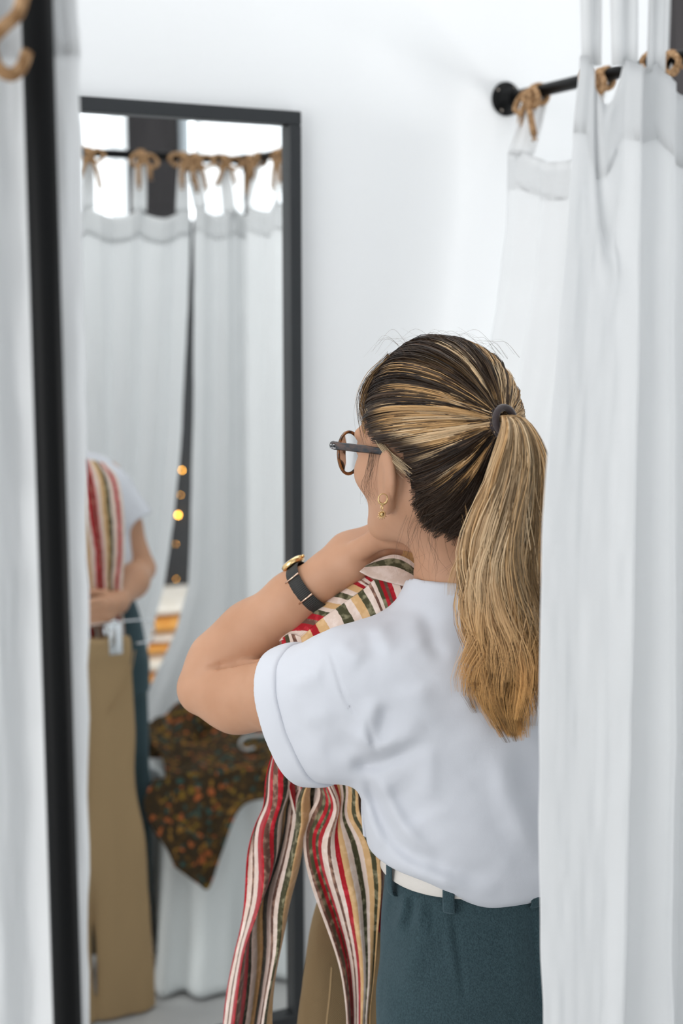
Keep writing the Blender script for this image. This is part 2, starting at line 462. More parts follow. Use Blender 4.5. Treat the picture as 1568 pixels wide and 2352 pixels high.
# ================================================================== curtains
def rope_tie(c, ax, seed, big=1.0):
    """jute rope knotted round the rail at c (ax: rail direction), with a bow and frayed ends hanging"""
    r = random.Random(seed); ax = nrm(ax); up = np.array([0, 0, 1.0]); sd = nrm(np.cross(ax, up))
    c = np.asarray(c, float); m = MB(); R = PR + 0.005
    th = np.linspace(0, 2 * math.pi * 2.3, 34) + r.random() * 6
    m.tube([c + ax * (0.008 * (t - th[0] - 7) / 7) * big + sd * R * math.cos(t) + up * R * math.sin(t) for t in th], 0.0045 * big, 7)
    k0 = c + sd * (-R - 0.003) * r.choice((1, 1)) + up * (-0.006)
    th = np.linspace(0, 2 * math.pi * 1.6, 20)
    m.tube([k0 + ax * 0.009 * math.cos(t) + up * 0.010 * math.sin(t) + sd * (-0.006 + 0.004 * math.sin(2 * t)) for t in th], 0.0048 * big, 7)
    for s in (-1, 1):
        L = (0.030 + 0.018 * r.random()) * big; a = r.uniform(-0.2, 0.7)
        tip = k0 + ax * s * L * math.cos(a) + up * (-L * math.sin(a) * 0.8 + 0.012) + sd * -0.006
        bow = [k0, k0 * 0.5 + tip * 0.5 + up * 0.016, tip, k0 * 0.45 + tip * 0.55 - up * 0.016, k0]
        m.tube(spline(bow, 16), 0.0045 * big, 7)
        L = (0.03 + 0.045 * r.random()) * big
        e = [k0, k0 + ax * s * 0.014 - up * L * 0.35 - sd * 0.01, k0 + ax * s * (0.012 + 0.02 * r.random()) - up * L - sd * 0.008]
        pts = spline(e, 10); m.tube(pts, np.linspace(0.0045, 0.0055, 10) * big, 7)
        for q in range(5):
            dr = nrm(-up + np.array([r.uniform(-.6, .6), r.uniform(-.6, .6), 0]))
            m.tube([pts[-1], pts[-1] + dr * 0.010 * big], [0.0022, 0.0012], 5)
    return m.build('rope_tie', M['jute'])

def strap(a, b, ax, w=0.046, seed=0):
    """cloth strap from the hem (a) up to the rail (b), pinched at the knot"""
    r = random.Random(seed); ax = nrm(ax); n = 9; t = np.linspace(0, 1, n); k = 7
    sd = nrm(np.cross(ax, (0, 0, 1.0)))
    V = []
    for i, u in enumerate(t):
        c = np.asarray(a) * (1 - u) + np.asarray(b) * u
        ww = w * (1 - 0.25 * u ** 2)
        for j in range(k):
            s = j / (k - 1) - 0.5
            V.append(c + ax * s * ww + sd * (0.006 * math.cos(s * 9 + seed) * (0.4 + u)) )
    o = mesh_obj('strap', V, grid_faces(n, k), M['curtain'])
    md = o.modifiers.new('thickness', 'SOLIDIFY'); md.thickness = 0.0016
    return o

def curtain(name, label, surf, ns, nz, straps, base):
    """surf(s 0..1, t 0..1 from hem to floor) -> points; straps: list of (hem point, rail point, axis, seed)"""
    root = empty(name, base); tag(root, label, 'curtain', 'fitting room curtains')
    s, t = np.meshgrid(np.linspace(0, 1, ns), np.linspace(0, 1, nz) ** 1.0)
    pts = surf(s.ravel(), t.ravel())
    o = mesh_obj('panel', pts, grid_faces(nz, ns), M['curtain']); adopt(o, root)
    md = o.modifiers.new('thickness', 'SOLIDIFY'); md.thickness = 0.0012
    # stitched hem band along the top edge
    tb = np.linspace(0.0, 0.036, 5); s2, t2 = np.meshgrid(np.linspace(0, 1, ns), tb)
    pb = surf(s2.ravel(), t2.ravel())
    h = mesh_obj('top_hem', pb, grid_faces(5, ns), M['curtain'], smooth=False); adopt(h, root)
    md = h.modifiers.new('thickness', 'SOLIDIFY'); md.thickness = 0.0024; md.offset = 0.0
    for (a, b, ax, seed) in straps:
        adopt(strap(a, b, ax, w={20: 0.018, 21: 0.027, 22: 0.022, 50: 0.050}.get(seed, 0.040), seed=seed), root)
        adopt(rope_tie(b, (0, 1, 0) if seed == 50 else ax, seed, 1.2), root)
    return root

def wave(x, seed=0.0):
    return 0.6 * np.sin(x + seed) + 0.3 * np.sin(1.7 * x + 2.1 * seed + 1) + 0.18 * np.sin(2.9 * x + seed * 3)

# --- right front curtain: free edge on the left, gap to the corner curtain on the right
def lerpk(z, ks):
    zs = [k[0] for k in ks]; return np.interp(z, zs, [k[1] for k in ks])
B_L = [(0.0, 0.785), (0.98, 0.7638), (1.10, 0.7568), (1.19, 0.7525), (1.317, 0.7492), (1.443, 0.7476), (1.525, 0.7499), (1.605, 0.7575), (1.723, 0.7664), (1.839, 0.7737), (1.89, 0.7783), (2.1, 0.782)]
B_1 = [(0.0, 0.858), (0.97, 0.843), (1.44, 0.8395), (1.64, 0.8388), (1.84, 0.836), (2.1, 0.835)]
B_2 = [(0.0, 0.935), (0.95, 0.9123), (1.43, 0.8925), (1.64, 0.8839), (1.9, 0.876), (2.1, 0.87)]
B_R = [(0.0, 1.10), (0.45, 1.15), (0.62, 1.22), (0.91, 1.304), (1.09, 1.336), (1.35, 1.365), (1.68, 1.388), (2.1, 1.41)]
# fold profile across the width (towards the camera is negative)
bf_s = np.array([0.0, 0.03, 0.08, 0.14, 0.172, 0.180, 0.192, 0.215, 0.25, 0.268, 0.278, 0.292, 0.33, 0.38, 0.43, 0.48, 0.53, 0.58, 0.64, 0.70, 0.76, 0.82, 0.88, 0.94, 1.0])
bf_y = np.array([0.006, 0.002, -0.002, -0.010, -0.018, -0.020, -0.004, 0.012, -0.002, -0.010, -0.010, 0.006, 0.020, -0.012, 0.018, -0.016, 0.016, -0.018, 0.018, -0.016, 0.018, -0.02, 0.016, -0.015, 0.004])
BSTR = [0.035, 0.135, 0.245, 0.40, 0.60, 0.80, 0.97]
def surfB(s, t):
    z = 1.905 * (1 - t) + 0.012 * t
    k = np.array(BSTR)
    j = np.clip(np.searchsorted(k, s), 1, len(k) - 1); u = np.clip((s - k[j - 1]) / (k[j] - k[j - 1]), 0, 1)
    sag = 4 * u * (1 - u) * np.where((s > k[0]) & (s < k[-1]), 1, 0) * np.where(s < 0.14, 1.6, np.where(s < 0.25, 0.25, 1.0))
    up = 0.045 * ss(0.30, 0.5, s)                     # the far part hangs on shorter straps
    z = z + (up - 0.026 * sag) * (1 - ss(0, 0.25, t))
    x0, x1, x2, x3 = (lerpk(z, q) for q in (B_L, B_1, B_2, B_R))
    x = np.where(s < 0.18, x0 + (x1 - x0) * s / 0.18, np.where(s < 0.273, x1 + (x2 - x1) * (s - 0.18) / 0.093, x2 + (x3 - x2) * (s - 0.273) / 0.727))
    drift = 0.010 * np.sin(t * 3.0 + s * 9) * t * ss(0.3, 0.45, s)
    y = np.interp(s + drift * np.minimum(1, (1 - s) * 8), bf_s, bf_y) * (0.8 + 0.4 * t)
    # droopy creases under the first straps
    for (a, bq, w, h) in ((0.06, 0.020, 0.010, 0.006), (0.09, 0.055, 0.014, 0.008), (0.13, 0.10, 0.016, -0.005)):
        c = t - bq - 0.9 * (s - a) + 6.0 * (s - 0.10) ** 2
        y = y + h * np.exp(-(c / w) ** 2) * np.exp(-((s - 0.10) / 0.05) ** 2)
    y = y + 0.003 * vnoise(np.stack([s * 14, t * 9, s * 0 + 3], 1)) + 0.0012 * vnoise(np.stack([s * 60, t * 40, s * 0 + 9], 1))
    return np.stack([x, RY + y - 0.006, z], 1)
def hem_pt(surf, s): return surf(np.array([s]), np.array([0.004]))[0]
stB = []
for i, s in enumerate(BSTR):
    a = hem_pt(surfB, s); b = np.array([a[0] + (0.0 if i else -0.004), RY, RAILZ - 0.006])
    stB.append((a, b, (1, 0, 0), 20 + i))
curtain('hanging_curtain', 'white cotton curtain hanging in the right foreground', surfB, 320, 140, stB, (1.05, RY, 0))

# --- curtain on the side rail, wrapping round the corner post
C_E = [(0.0, 1.16), (0.5, 1.19), (0.62, 1.235), (0.78, 1.32), (0.91, 1.362), (1.1, 1.372), (1.4, 1.385), (2.1, 1.40)]
LEN_S = 1.24
def surfC(s, t):
    z = (1.958 + 0.02 * (1 - ss(0.0, 0.2, s))) * (1 - t) + 0.012 * t
    e = lerpk(z, C_E); fl = RX - e                     # front run length
    tot = LEN_S + 0.20
    q = s * tot
    k = np.array([0.03, 0.17, 0.29, 0.42, 0.55, 0.68, 0.80, 0.88, 0.985]); j = np.clip(np.searchsorted(k, s), 1, len(k) - 1)
    u = np.clip((s - k[j - 1]) / (k[j] - k[j - 1]), 0, 1)
    z = z - 0.022 * 4 * u * (1 - u) * (1 - ss(0, 0.2, t)) * ((s > k[0]) & (s < k[-1]))
    on_side = q < LEN_S
    y = np.where(on_side, RY + 0.035 + (LEN_S - 0.035) * (1 - q / LEN_S), RY)
    x = np.where(on_side, RX, RX - np.clip((q - LEN_S) / 0.20, 0, 1) * (fl - 0.035))
    nx = np.where(on_side, -1.0, 0.0); ny = np.where(on_side, 0.0, 1.0)
    amp = 0.016 + 0.014 * t
    w = wave(q * 44, 1.3) * amp * np.minimum(1, (1 - s) * 14) * np.minimum(1, 0.5 + s * 6)
    # near the wall the curtain is pulled out into the cabin
    bulge = (1 - ss(0.0, 0.42, s)) * (0.155 * ss(0.03, 0.55, t))
    nz = 0.0016 * vnoise(np.stack([q * 50, t * 40, q * 0 + 2], 1))
    x = x - 0.035 + nx * (w + bulge + nz); y = y + np.where(on_side, 0.0, 0.035) + ny * (w + nz)
    return np.stack([x, y, z], 1)
stC = []
for i, s in enumerate([0.03, 0.17, 0.29, 0.42, 0.55, 0.68, 0.80, 0.90, 0.985]):
    a = hem_pt(surfC, s); q = s * (LEN_S + 0.20)
    b = np.array([RX, RY + LEN_S - q, RAILZ - 0.006]) if q < LEN_S else np.array([a[0], RY, RAILZ - 0.006])
    stC.append((a, b, tuple(RV) if i == 0 else ((0, 1, 0) if q < LEN_S else (1, 0, 0)), 50 + i))
curtain('hanging_curtain', 'white curtain on the side rail running from the wall flange behind the woman', surfC, 280, 110, stC, (RX, 1.7, 0))

# --- left foreground curtain bunched round the left post
A_R = [(0.0, 0.292), (1.0844, 0.3050), (1.404, 0.3130), (1.615, 0.3165), (1.816, 0.319), (2.1, 0.320)]
def surfA(s, t):
    z = 1.938 * (1 - t) + 0.012 * t
    xr = lerpk(z, A_R); xl = 0.09
    x = xl + (xr - xl) * s
    y = RY + 0.024 + 0.006 * np.sin(s * 17 + 0.5 * t) * (0.5 + 0.5 * t) + 0.0025 * np.sin(s * 31 + 2) - 0.020 * ss(0.78, 1.0, s)
    y = y + 0.0015 * vnoise(np.stack([s * 40, t * 40, s * 0 + 5], 1))
    x = x + 0.0016 * vnoise(np.stack([s * 5, t * 60, s * 0 + 8], 1))
    return np.stack([x, y, z], 1)
stA = []
for i, s in enumerate([0.12, 0.50, 0.86]):
    a = hem_pt(surfA, s); stA.append((a, np.array([a[0], RY, RAILZ - 0.006]), (1, 0, 0), 80 + i))
curtain('hanging_curtain', 'white curtain bunched behind the black post in the left foreground', surfA, 120, 90, stA, (0.2, RY, 0))

# long loose rope end hanging by the left post
lr = [P(75, -120, 1.02), P(60, -40, 1.02), P(42, 28, 1.02), P(8, 62, 1.02), P(-22, 100, 1.025), P(-8, 150, 1.03), P(22, 172, 1.03), P(48, 156, 1.035), P(62, 120, 1.04)]
o = MB().tube(spline(lr, 50), 0.0048, 8).build('rope_end', M['jute'])
adopt(o, bpy.data.objects['hanging_curtain.002'])
# ================================================================== the woman
M['skin'] = mat('skin', (0.60, 0.335, 0.225), 0.5, spec=0.35, Subsurface_Weight=0.12, Subsurface_Scale=0.012)
M['skin'].node_tree.nodes['Principled BSDF'].inputs['Subsurface Radius'].default_value = (1.0, 0.4, 0.25)
add_mottle(M['skin'], (0.455, 0.238, 0.138), (0.535, 0.298, 0.186), 14, 0.3, 0.7)
add_bump(M['skin'], 900, 0.12, 0.0004)
person = empty('person', (0.93, 1.43, 0.0))
tag(person, 'woman in a white rolled-sleeve T-shirt and dark teal trousers, blond ponytail, seen from behind', 'person')

# --- head frame
PHI = math.radians(52.0)
HC = RV * 0.105 + HV * 1.67 + np.array([0, 0, 1.515])
hf0 = -math.sin(PHI) * RV + math.cos(PHI) * HV
hl = -math.cos(PHI) * RV - math.sin(PHI) * HV
hu = np.array([0, 0, 1.0])
tl = math.radians(-2.0)
hf = hf0 * math.cos(tl) + hu * math.sin(tl); hu = np.cross(hf, hl) * 1.0
if hu[2] < 0: hu = -hu
HR = np.stack([hf, hl, hu])                  # rows: local axes
def toh(p): return (p - HC) @ HR.T
def fromh(q): return np.asarray(q, float) @ HR + HC

SH = P(835, 1545, 1.63); E = P(468, 1582, 1.775); WR = P(752, 1318, 1.765)
RS = np.array([1.02, 1.43, 1.265]); RE = np.array([1.098, 1.47, 1.045]); RW = np.array([0.985, 1.625, 1.0])
NB = np.array([0.895, 1.425, 1.345])

EARS = True
def f_head(p):
    q = toh(p)
    d = ell(q, (-0.012, 0, 0.022), (0.094, 0.073, 0.098))
    d = smin(d, ell(q, (0.030, 0, -0.030), (0.053, 0.058, 0.075)), 0.03)
    for s in (1, -1):
        d = smin(d, rc(q, (0.002, 0.047 * s, -0.060), (0.058, 0.018 * s, -0.096), 0.020, 0.017), 0.03)
        d = smin(d, ell(q, (0.052, 0.037 * s, -0.030), (0.026, 0.024, 0.022)), 0.02)   # cheekbone
        d = smax(d, -ell(q, (0.098, 0.031 * s, 0.0), (0.020, 0.020, 0.012)), 0.014)    # eye socket
        d = smin(d, ell(q, (0.070, 0.031 * s, -0.001), (0.013, 0.014, 0.012)), 0.004)  # lid
        d = smin(d, rc(q, (0.078, 0.012 * s, 0.017), (0.070, 0.045 * s, 0.018), 0.007, 0.006), 0.012)
    d = smin(d, rc(q, (0.082, 0, 0.005), (0.100, 0, -0.032), 0.006, 0.0085), 0.012)
    for s in (1, -1): d = smin(d, ell(q, (0.090, 0.010 * s, -0.034), (0.010, 0.007, 0.007)), 0.006)
    d = smin(d, ell(q, (0.079, 0, -0.058), (0.012, 0.022, 0.0055)), 0.005)
    d = smin(d, ell(q, (0.076, 0, -0.069), (0.012, 0.018, 0.0065)), 0.005)
    d = smin(d, ell(q, (0.066, 0, -0.094), (0.018, 0.018, 0.014)), 0.015)
    if not EARS: return d
    # ears: a rim standing out from the head, a scooped front, a lobe
    for s in (1, -1):
        r = q.copy(); r[:, 1] *= s
        a = math.radians(28)                     # the ear's plate turns out and back
        o = np.array((0.013, 0.0685, -0.031)); w = r - o
        ex = w[:, 0] * math.cos(a) - w[:, 1] * math.sin(a)   # along the plate (front +)
        ey = w[:, 0] * math.sin(a) + w[:, 1] * math.cos(a)   # out of the plate
        e3 = np.stack([ex + 0.012, ey - 0.006, w[:, 2] - 0.10 * ex], 1)
        plate = ell(e3, (0, 0, 0.004), (0.0185, 0.0075, 0.032))
        plate = smin(plate, ell(e3, (0.005, 0.000, -0.029), (0.0095, 0.0058, 0.012)), 0.012)
        plate = smin(plate, rc(r, (0.008, 0.062, -0.035), (0.008, 0.072, -0.035), 0.016, 0.010), 0.012)
        plate = smax(plate, -ell(e3, (0.002, 0.009, 0.002), (0.010, 0.0045, 0.020)), 0.004)
        d = smin(d, plate, 0.006)
    return d

FING = []
def finger(pts, rads): FING.append((np.array(pts), rads))
# left hand: radial side toward the camera, fingers closed round the collar, thumb on top
K = [P(868, 1216, 1.800), P(882, 1226, 1.780), P(888, 1242, 1.762), P(884, 1262, 1.748)]
finger([K[0], P(908, 1222, 1.815), P(926, 1252, 1.815), P(905, 1280, 1.80)], [.0095, .0088, .0082, .0072])
finger([K[1], P(924, 1232, 1.800), P(940, 1266, 1.800), P(915, 1290, 1.785)], [.0098, .009, .0084, .0074])
finger([K[2], P(928, 1248, 1.785), P(940, 1280, 1.785), P(914, 1302, 1.77)], [.0096, .0088, .0082, .0072])
finger([K[3], P(920, 1270, 1.77), P(928, 1298, 1.772), P(906, 1312, 1.765)], [.0088, .008, .0074, .0066])
finger([P(795, 1282, 1.752), P(862, 1240, 1.722), P(906, 1236, 1.712), P(946, 1252, 1.712)], [.0165, .0135, .0118, .0088])
def f_lhand(p):
    d = chain(p, [WR, P(800, 1268, 1.78), P(870, 1222, 1.79)], [.024, .0225, .0155], .02)
    d = smin(d, chain(p, [WR, P(808, 1292, 1.755), P(884, 1250, 1.757)], [.023, .020, .0145], .02), .022)
    for pts, r in FING: d = smin(d, chain(p, pts, r, .004), .005)
    return d
RF = []
RHc = np.array([0.945, 1.668, 0.995])
for i in range(4):
    z = 0.020 - 0.0165 * i
    RF.append((np.array([RHc + (-0.015, 0.004, z + .004), RHc + (-0.050, 0.004, z), RHc + (-0.062, -0.018, z - .004), RHc + (-0.045, -0.034, z - .006)]), [.0098, .0088, .0082, .007]))
RF.append((np.array([RHc + (0.03, -0.012, 0.012), RHc + (0.005, -0.030, 0.032), RHc + (-0.022, -0.032, 0.036), RHc + (-0.045, -0.028, 0.034)]), [.014, .0115, .010, .008]))
def f_rhand(p):
    d = chain(p, [RW, RHc + (0, 0, 0.014)], [.024, .0165], .02)
    d = smin(d, chain(p, [RW, RHc + (0, 0, -0.018)], [.023, .015], .02), .02)
    for pts, r in RF: d = smin(d, chain(p, pts, r, .004), .008)
    return d
def loft(p, zs, cx, cy, a, b, pw=2.0):
    z = p[:, 2]
    X = (p[:, 0] - np.interp(z, zs, cx)); Y = (p[:, 1] - np.interp(z, zs, cy))
    A = np.interp(z, zs, a); Bb = np.interp(z, zs, b)
    r = ((np.abs(X) / A) ** pw + (np.abs(Y) / Bb) ** pw) ** (1 / pw)
    d = (r - 1) * np.minimum(A, Bb)
    return np.maximum(d, np.maximum(zs[0] - z, z - zs[-1]))
def sm(zs, vs, n=60):
    c = spline(np.stack([zs, vs], 1), 200); return np.interp(np.linspace(zs[0], zs[-1], n), c[:, 0], c[:, 1])
BZ = np.array([0.80, 0.88, 0.95, 1.03, 1.12, 1.20, 1.27, 1.32, 1.345])
BZf = np.linspace(BZ[0], BZ[-1], 60)
bcx = np.interp(BZf, BZ, [.95, .95, .945, .935, .925, .915, .905, .898, .896])
ba = np.interp(BZf, BZ, [.130, .128, .120, .112, .116, .126, .130, .080, .045])
bb = np.interp(BZf, BZ, [.085, .085, .080, .078, .082, .086, .078, .060, .045])
bcy = np.interp(BZf, BZ, [1.425, 1.422, 1.425, 1.43, 1.43, 1.43, 1.43, 1.428, 1.427])
def f_body(p):
    d = f_head(p)
    q1 = fromh((-0.022, 0, -0.06)); q2 = fromh((-0.030, 0, -0.02))
    d = smin(d, chain(p, [q2, q1, NB + (0, 0, .01), NB + (0, .0, -.06)], [.05, .049, .052, .050], .03), .035)
    t = loft(p, BZf, bcx, bcy, ba, bb)
    t = smin(t, rc(p, (.81, 1.43, 1.265), (1.00, 1.43, 1.265), .04, .04), .03)
    d = smin(d, t, .03)
    la = chain(p, [SH, P(650, 1592, 1.70), P(545, 1600, 1.75), E], [.052, .0435, .0415, .0345], .03)
    fa = chain(p, [E, P(508, 1522, 1.784), P(578, 1455, 1.79), P(675, 1376, 1.777), WR], [.0345, .0378, .0375, .0312, .0238], .03)
    d = smin(d, smin(la, fa, .004), .03)
    d = smin(d, f_lhand(p), .012)
    ra = chain(p, [RS, (RS + RE) / 2, RE], [.05, .042, .034], .03)
    rf = chain(p, [RE, RE * .6 + RW * .4, RW], [.034, .0365, .0235], .03)
    d = smin(d, smin(ra, rf, .012), .03)
    d = smin(d, f_rhand(p), .012)
    for s in (-1, 1):
        x = .95 + s * .082
        d = smin(d, chain(p, [(x, 1.425, .84), (x, 1.42, .47), (x, 1.43, .10)], [.068, .055, .036], .03), .03)
        d = smin(d, rc(p, (x, 1.42, .04), (x, 1.56, .032), .036, .028), .03)
    return d
def surf_d(px_, py_, d0=1.5, d1=2.0):
    ds = np.linspace(d0, d1, 400); f = f_body(np.array([P(px_, py_, a) for a in ds])); return ds[np.argmax(f < 0)]
_cr = [(478, 1534), (505, 1530), (540, 1523), (575, 1517), (610, 1511)]
CREASE = [P(x, y, surf_d(x, y)) for x, y in _cr]
def f_bodyc(p):
    return smax(f_body(p), -chain(p, CREASE, [.001, .0045, .0065, .0075, .0075], .002), .004)
v, q = iso_mesh(f_bodyc, (0.52, 1.22, -0.0), (1.24, 1.86, 1.66), 0.0036)
skin_o = mesh_obj('body', v, q, M['skin']); adopt(skin_o, person)

# eyes and brows
M['eye'] = mat('eye_white', (0.8, 0.78, 0.76), 0.2); M['iris'] = mat('eye_iris', (0.05, 0.03, 0.02), 0.15)
def ball(c, r, m, name, parent):
    v, q = iso_mesh(lambda p: ell(p, c, (r, r, r)), c - r * 1.3, c + r * 1.3, r / 5, B=4)
    return adopt(mesh_obj(name, v, q, m), parent)
for s in (1, -1):
    e = ball(fromh((0.0725, 0.031 * s, -0.001)), 0.0115, M['eye'], 'eye', person)
    ball(fromh((0.0802, 0.031 * s, -0.001)), 0.005, M['iris'], 'iris', person)

# --- T-shirt
TZ = np.array([0.94, 0.985, 1.02, 1.08, 1.14, 1.20, 1.25, 1.288, 1.314, 1.336, 1.36])
TZf = np.linspace(TZ[0], TZ[-1], 80)
tcx = np.interp(TZf, TZ, [.935, .935, .934, .930, .922, .914, .906, .900, .897, .895, .894])
ta = sm(TZ, [.130, .146, .153, .157, .160, .166, .168, .150, .094, .075, .066], 80)
tb = sm(TZ, [.105, .120, .127, .129, .128, .128, .120, .104, .088, .076, .066], 80)
tcy = np.interp(TZf, TZ, [1.43, 1.43, 1.43, 1.43, 1.43, 1.43, 1.43, 1.43, 1.43, 1.425, 1.425])
HM1, HM2 = P(626, 1512, 1.70), P(732, 1790, 1.70)
hemc = (HM1 + HM2) / 2
SAX = nrm(P(620, 1610, 1.715) - P(850, 1560, 1.63))       # outward along the sleeve
_hd = nrm(HM2 - HM1)
HN = nrm(SAX - _hd * (SAX @ _hd))                          # hem plane normal
# crease lines on the shirt: (pixel polyline, width px, height m), ridge > 0, valley < 0
FOLDS = [
    ([(795, 1752), (850, 1752), (905, 1738), (985, 1698)], 13, -0.010),
    ([(800, 1725), (860, 1722), (920, 1702), (985, 1665)], 22, 0.007),
    ([(850, 1765), (880, 1815), (905, 1870), (950, 1930), (1010, 1980)], 15, 0.008),
    ([(832, 1770), (865, 1835), (888, 1890), (930, 1955), (985, 2000)], 12, -0.006),
    ([(822, 1760), (838, 1840), (862, 1920), (893, 1985)], 12, 0.0045),
    ([(905, 1790), (935, 1850), (960, 1900)], 30, -0.005),
    ([(985, 1705), (985, 1770), (975, 1850)], 16, 0.004),
    ([(1148, 1680), (1160, 1780), (1185, 1860), (1215, 1920), (1262, 1955)], 22, 0.010),
    ([(1185, 1690), (1200, 1790), (1232, 1880), (1280, 1920)], 25, -0.006),
    ([(880, 1945), (940, 1985), (1010, 2020), (1090, 2040)], 16, 0.006),
    ([(905, 1935), (980, 1975), (1070, 2005), (1170, 1985)], 16, -0.004),
    ([(965, 1400), (985, 1440), (1000, 1490), (1040, 1500)], 13, -0.004),
    ([(940, 1400), (955, 1450), (975, 1500)], 16, 0.004),
    ([(868, 1425), (880, 1460), (905, 1500)], 14, 0.004), ([(845, 1440), (855, 1480), (880, 1520)], 12, -0.003),
    ([(775, 1468), (800, 1500), (840, 1530)], 14, 0.004),
    ([(868, 1590), (855, 1640), (835, 1690), (820, 1725)], 16, 0.006),
    ([(885, 1610), (880, 1660), (862, 1720)], 12, -0.004),
    ([(840, 1650), (852, 1690), (868, 1742)], 7, -0.004),
    ([(640, 1560), (690, 1525), (735, 1505)], 12, -0.004), ([(648, 1590), (700, 1560), (750, 1545)], 16, 0.004),
    ([(690, 1660), (720, 1650), (780, 1640)], 18, 0.003), ([(735, 1735), (780, 1715), (820, 1690)], 18, -0.003),
    ([(755, 1490), (768, 1530), (790, 1600), (820, 1640), (842, 1655)], 4, -0.0028),
    ([(749, 1492), (761, 1532), (783, 1603), (814, 1645)], 5, 0.0012),
    ([(1000, 1560), (1030, 1640), (1060, 1720)], 40, -0.003), ([(950, 1560), (960, 1620), (975, 1680)], 30, 0.003),
]
FOLDS = [(spline(np.array(a, float), 14), (w * 1.5 if w > 8 else w), h * (1.15 if w > 8 else 0.9)) for a, w, h in FOLDS]
def foldmap(p):
    px, py = proj(p); out = np.zeros(len(p))
    for pl, w, h in FOLDS:
        lo = pl.min(0) - 3 * w; hi = pl.max(0) + 3 * w
        m = (px > lo[0]) & (px < hi[0]) & (py > lo[1]) & (py < hi[1])
        if not m.any(): continue
        x, y = px[m], py[m]; best = np.full(len(x), 1e9); bt = np.zeros(len(x))
        for i in range(len(pl) - 1):
            a = pl[i]; ab = pl[i + 1] - a; t = np.clip(((x - a[0]) * ab[0] + (y - a[1]) * ab[1]) / (ab @ ab), 0, 1)
            dd = np.hypot(x - a[0] - t * ab[0], y - a[1] - t * ab[1])
            c = dd < best; best = np.where(c, dd, best); bt = np.where(c, (i + t) / (len(pl) - 1), bt)
        out[m] += h * np.exp(-(best / w) ** 2) * ss(0, 1, np.clip(np.minimum(bt * 3.2, (1 - bt) * 3.2), 0, 1))
    return out
def hem_z(x): return 1.003 - 0.038 * ss(0.795, 0.885, x)
def f_tee0(p):
    d = loft(p, TZf, tcx, tcy, ta, tb, 2.15)
    d = smin(d, rc(p, (.800, 1.43, 1.246), (1.00, 1.43, 1.246), .050, .050), .04)
    # left sleeve: follows the raised arm, hangs loose under it
    s1 = chain(p, [SH + (.05, 0, -.008), P(800, 1552, 1.64), P(560, 1600, 1.73)], [.056, .053, .046], .03)
    s2 = chain(p, [P(900, 1660, 1.63), P(780, 1690, 1.66), P(600, 1735, 1.73)], [.055, .052, .045], .03)
    s3 = chain(p, [P(850, 1600, 1.635), P(580, 1660, 1.73)], [.060, .052], .03)
    s = smin(smin(s1, s2, .03), s3, .03)
    hp = (p - hemc) @ HN
    s = np.maximum(s, hp)
    d = smin(d, s, .03)
    # right sleeve
    r = chain(p, [RS + (-.03, 0, 0), (RS + RE) / 2 + (.006, 0, 0.012)], [.068, .066], .03)
    hr = (p - ((RS + RE) / 2 + (0, 0, 0.0))) @ nrm(RE - RS)
    r = np.maximum(r, hr)
    d = smin(d, r, .03)
    return d
def tee_neck(p, d):
    ax = nrm(np.array([0.0, 0.22, 1.0])); c = NB + np.array([0.0, 0.008, 0.0])
    w = p - c; h = w @ ax; rad = np.linalg.norm(w - h[:, None] * ax, axis=1)
    d = smax(d, -np.maximum(rad - 0.059 - 0.5 * np.maximum(h, 0), -(h + 0.018)), 0.004)
    return d
def f_tee(p):
    d = f_tee0(p)
    px, py = proj(p)
    back = 1 - ss(1.44, 1.50, p[:, 1])
    d = d - foldmap(p) * back
    d = d - 0.0018 * vnoise(p * 22) - 0.0008 * vnoise(p * 60)
    # blousing: the lower rim rolls under above the belt
    zb = hem_z(p[:, 0])
    d = smax(d, zb - p[:, 2], .018)
    # hollow sleeve mouth and neck
    hp = (p - hemc) @ HN
    inner = np.maximum(d + 0.010, -(hp + 0.03))
    near = np.linalg.norm(p - hemc, axis=1) < 0.16
    d = np.where(near, np.maximum(d, -inner), d)
    hr = (p - ((RS + RE) / 2)) @ nrm(RE - RS)
    nearr = np.linalg.norm(p - (RS + RE) / 2, axis=1) < 0.13
    d = np.where(nearr, np.maximum(d, -np.maximum(d + .010, -(hr + .03))), d)
    return tee_neck(p, d)
v, q = iso_mesh(f_tee, (0.58, 1.24, 0.94), (1.22, 1.80, 1.40), 0.0034, slack=2.0)
v = relax(v, q, 2, 0.4)
tee = mesh_obj('t_shirt', v, q, M['tee']); adopt(tee, person)
# rolled cuff of the raised sleeve and of the lowered one
def f_cuff(p):
    d = f_tee0(p) - 0.0018 * vnoise(p * 22) - foldmap(p) * (1 - ss(1.44, 1.50, p[:, 1]))
    hp = (p - hemc) @ HN
    prof = 0.0055 - 0.0025 * ((hp + 0.016) / 0.020) ** 2
    o = d - prof
    sl = smax(hp - 0.0035, -(hp + 0.034 + 0.003 * vnoise(p * 30)), 0.004)
    return smax(smax(o, sl, 0.004), -(d + 0.0075), 0.002)
v, q = iso_mesh(f_cuff, hemc - 0.15, hemc + 0.15, 0.0026, B=5, slack=2.0)
cf = mesh_obj('rolled_cuff', v, q, M['tee']); adopt(cf, person)
# neck rib
ax = nrm(np.array([0.0, 0.22, 1.0])); c0 = NB + np.array([0.0, 0.008, 0.0])

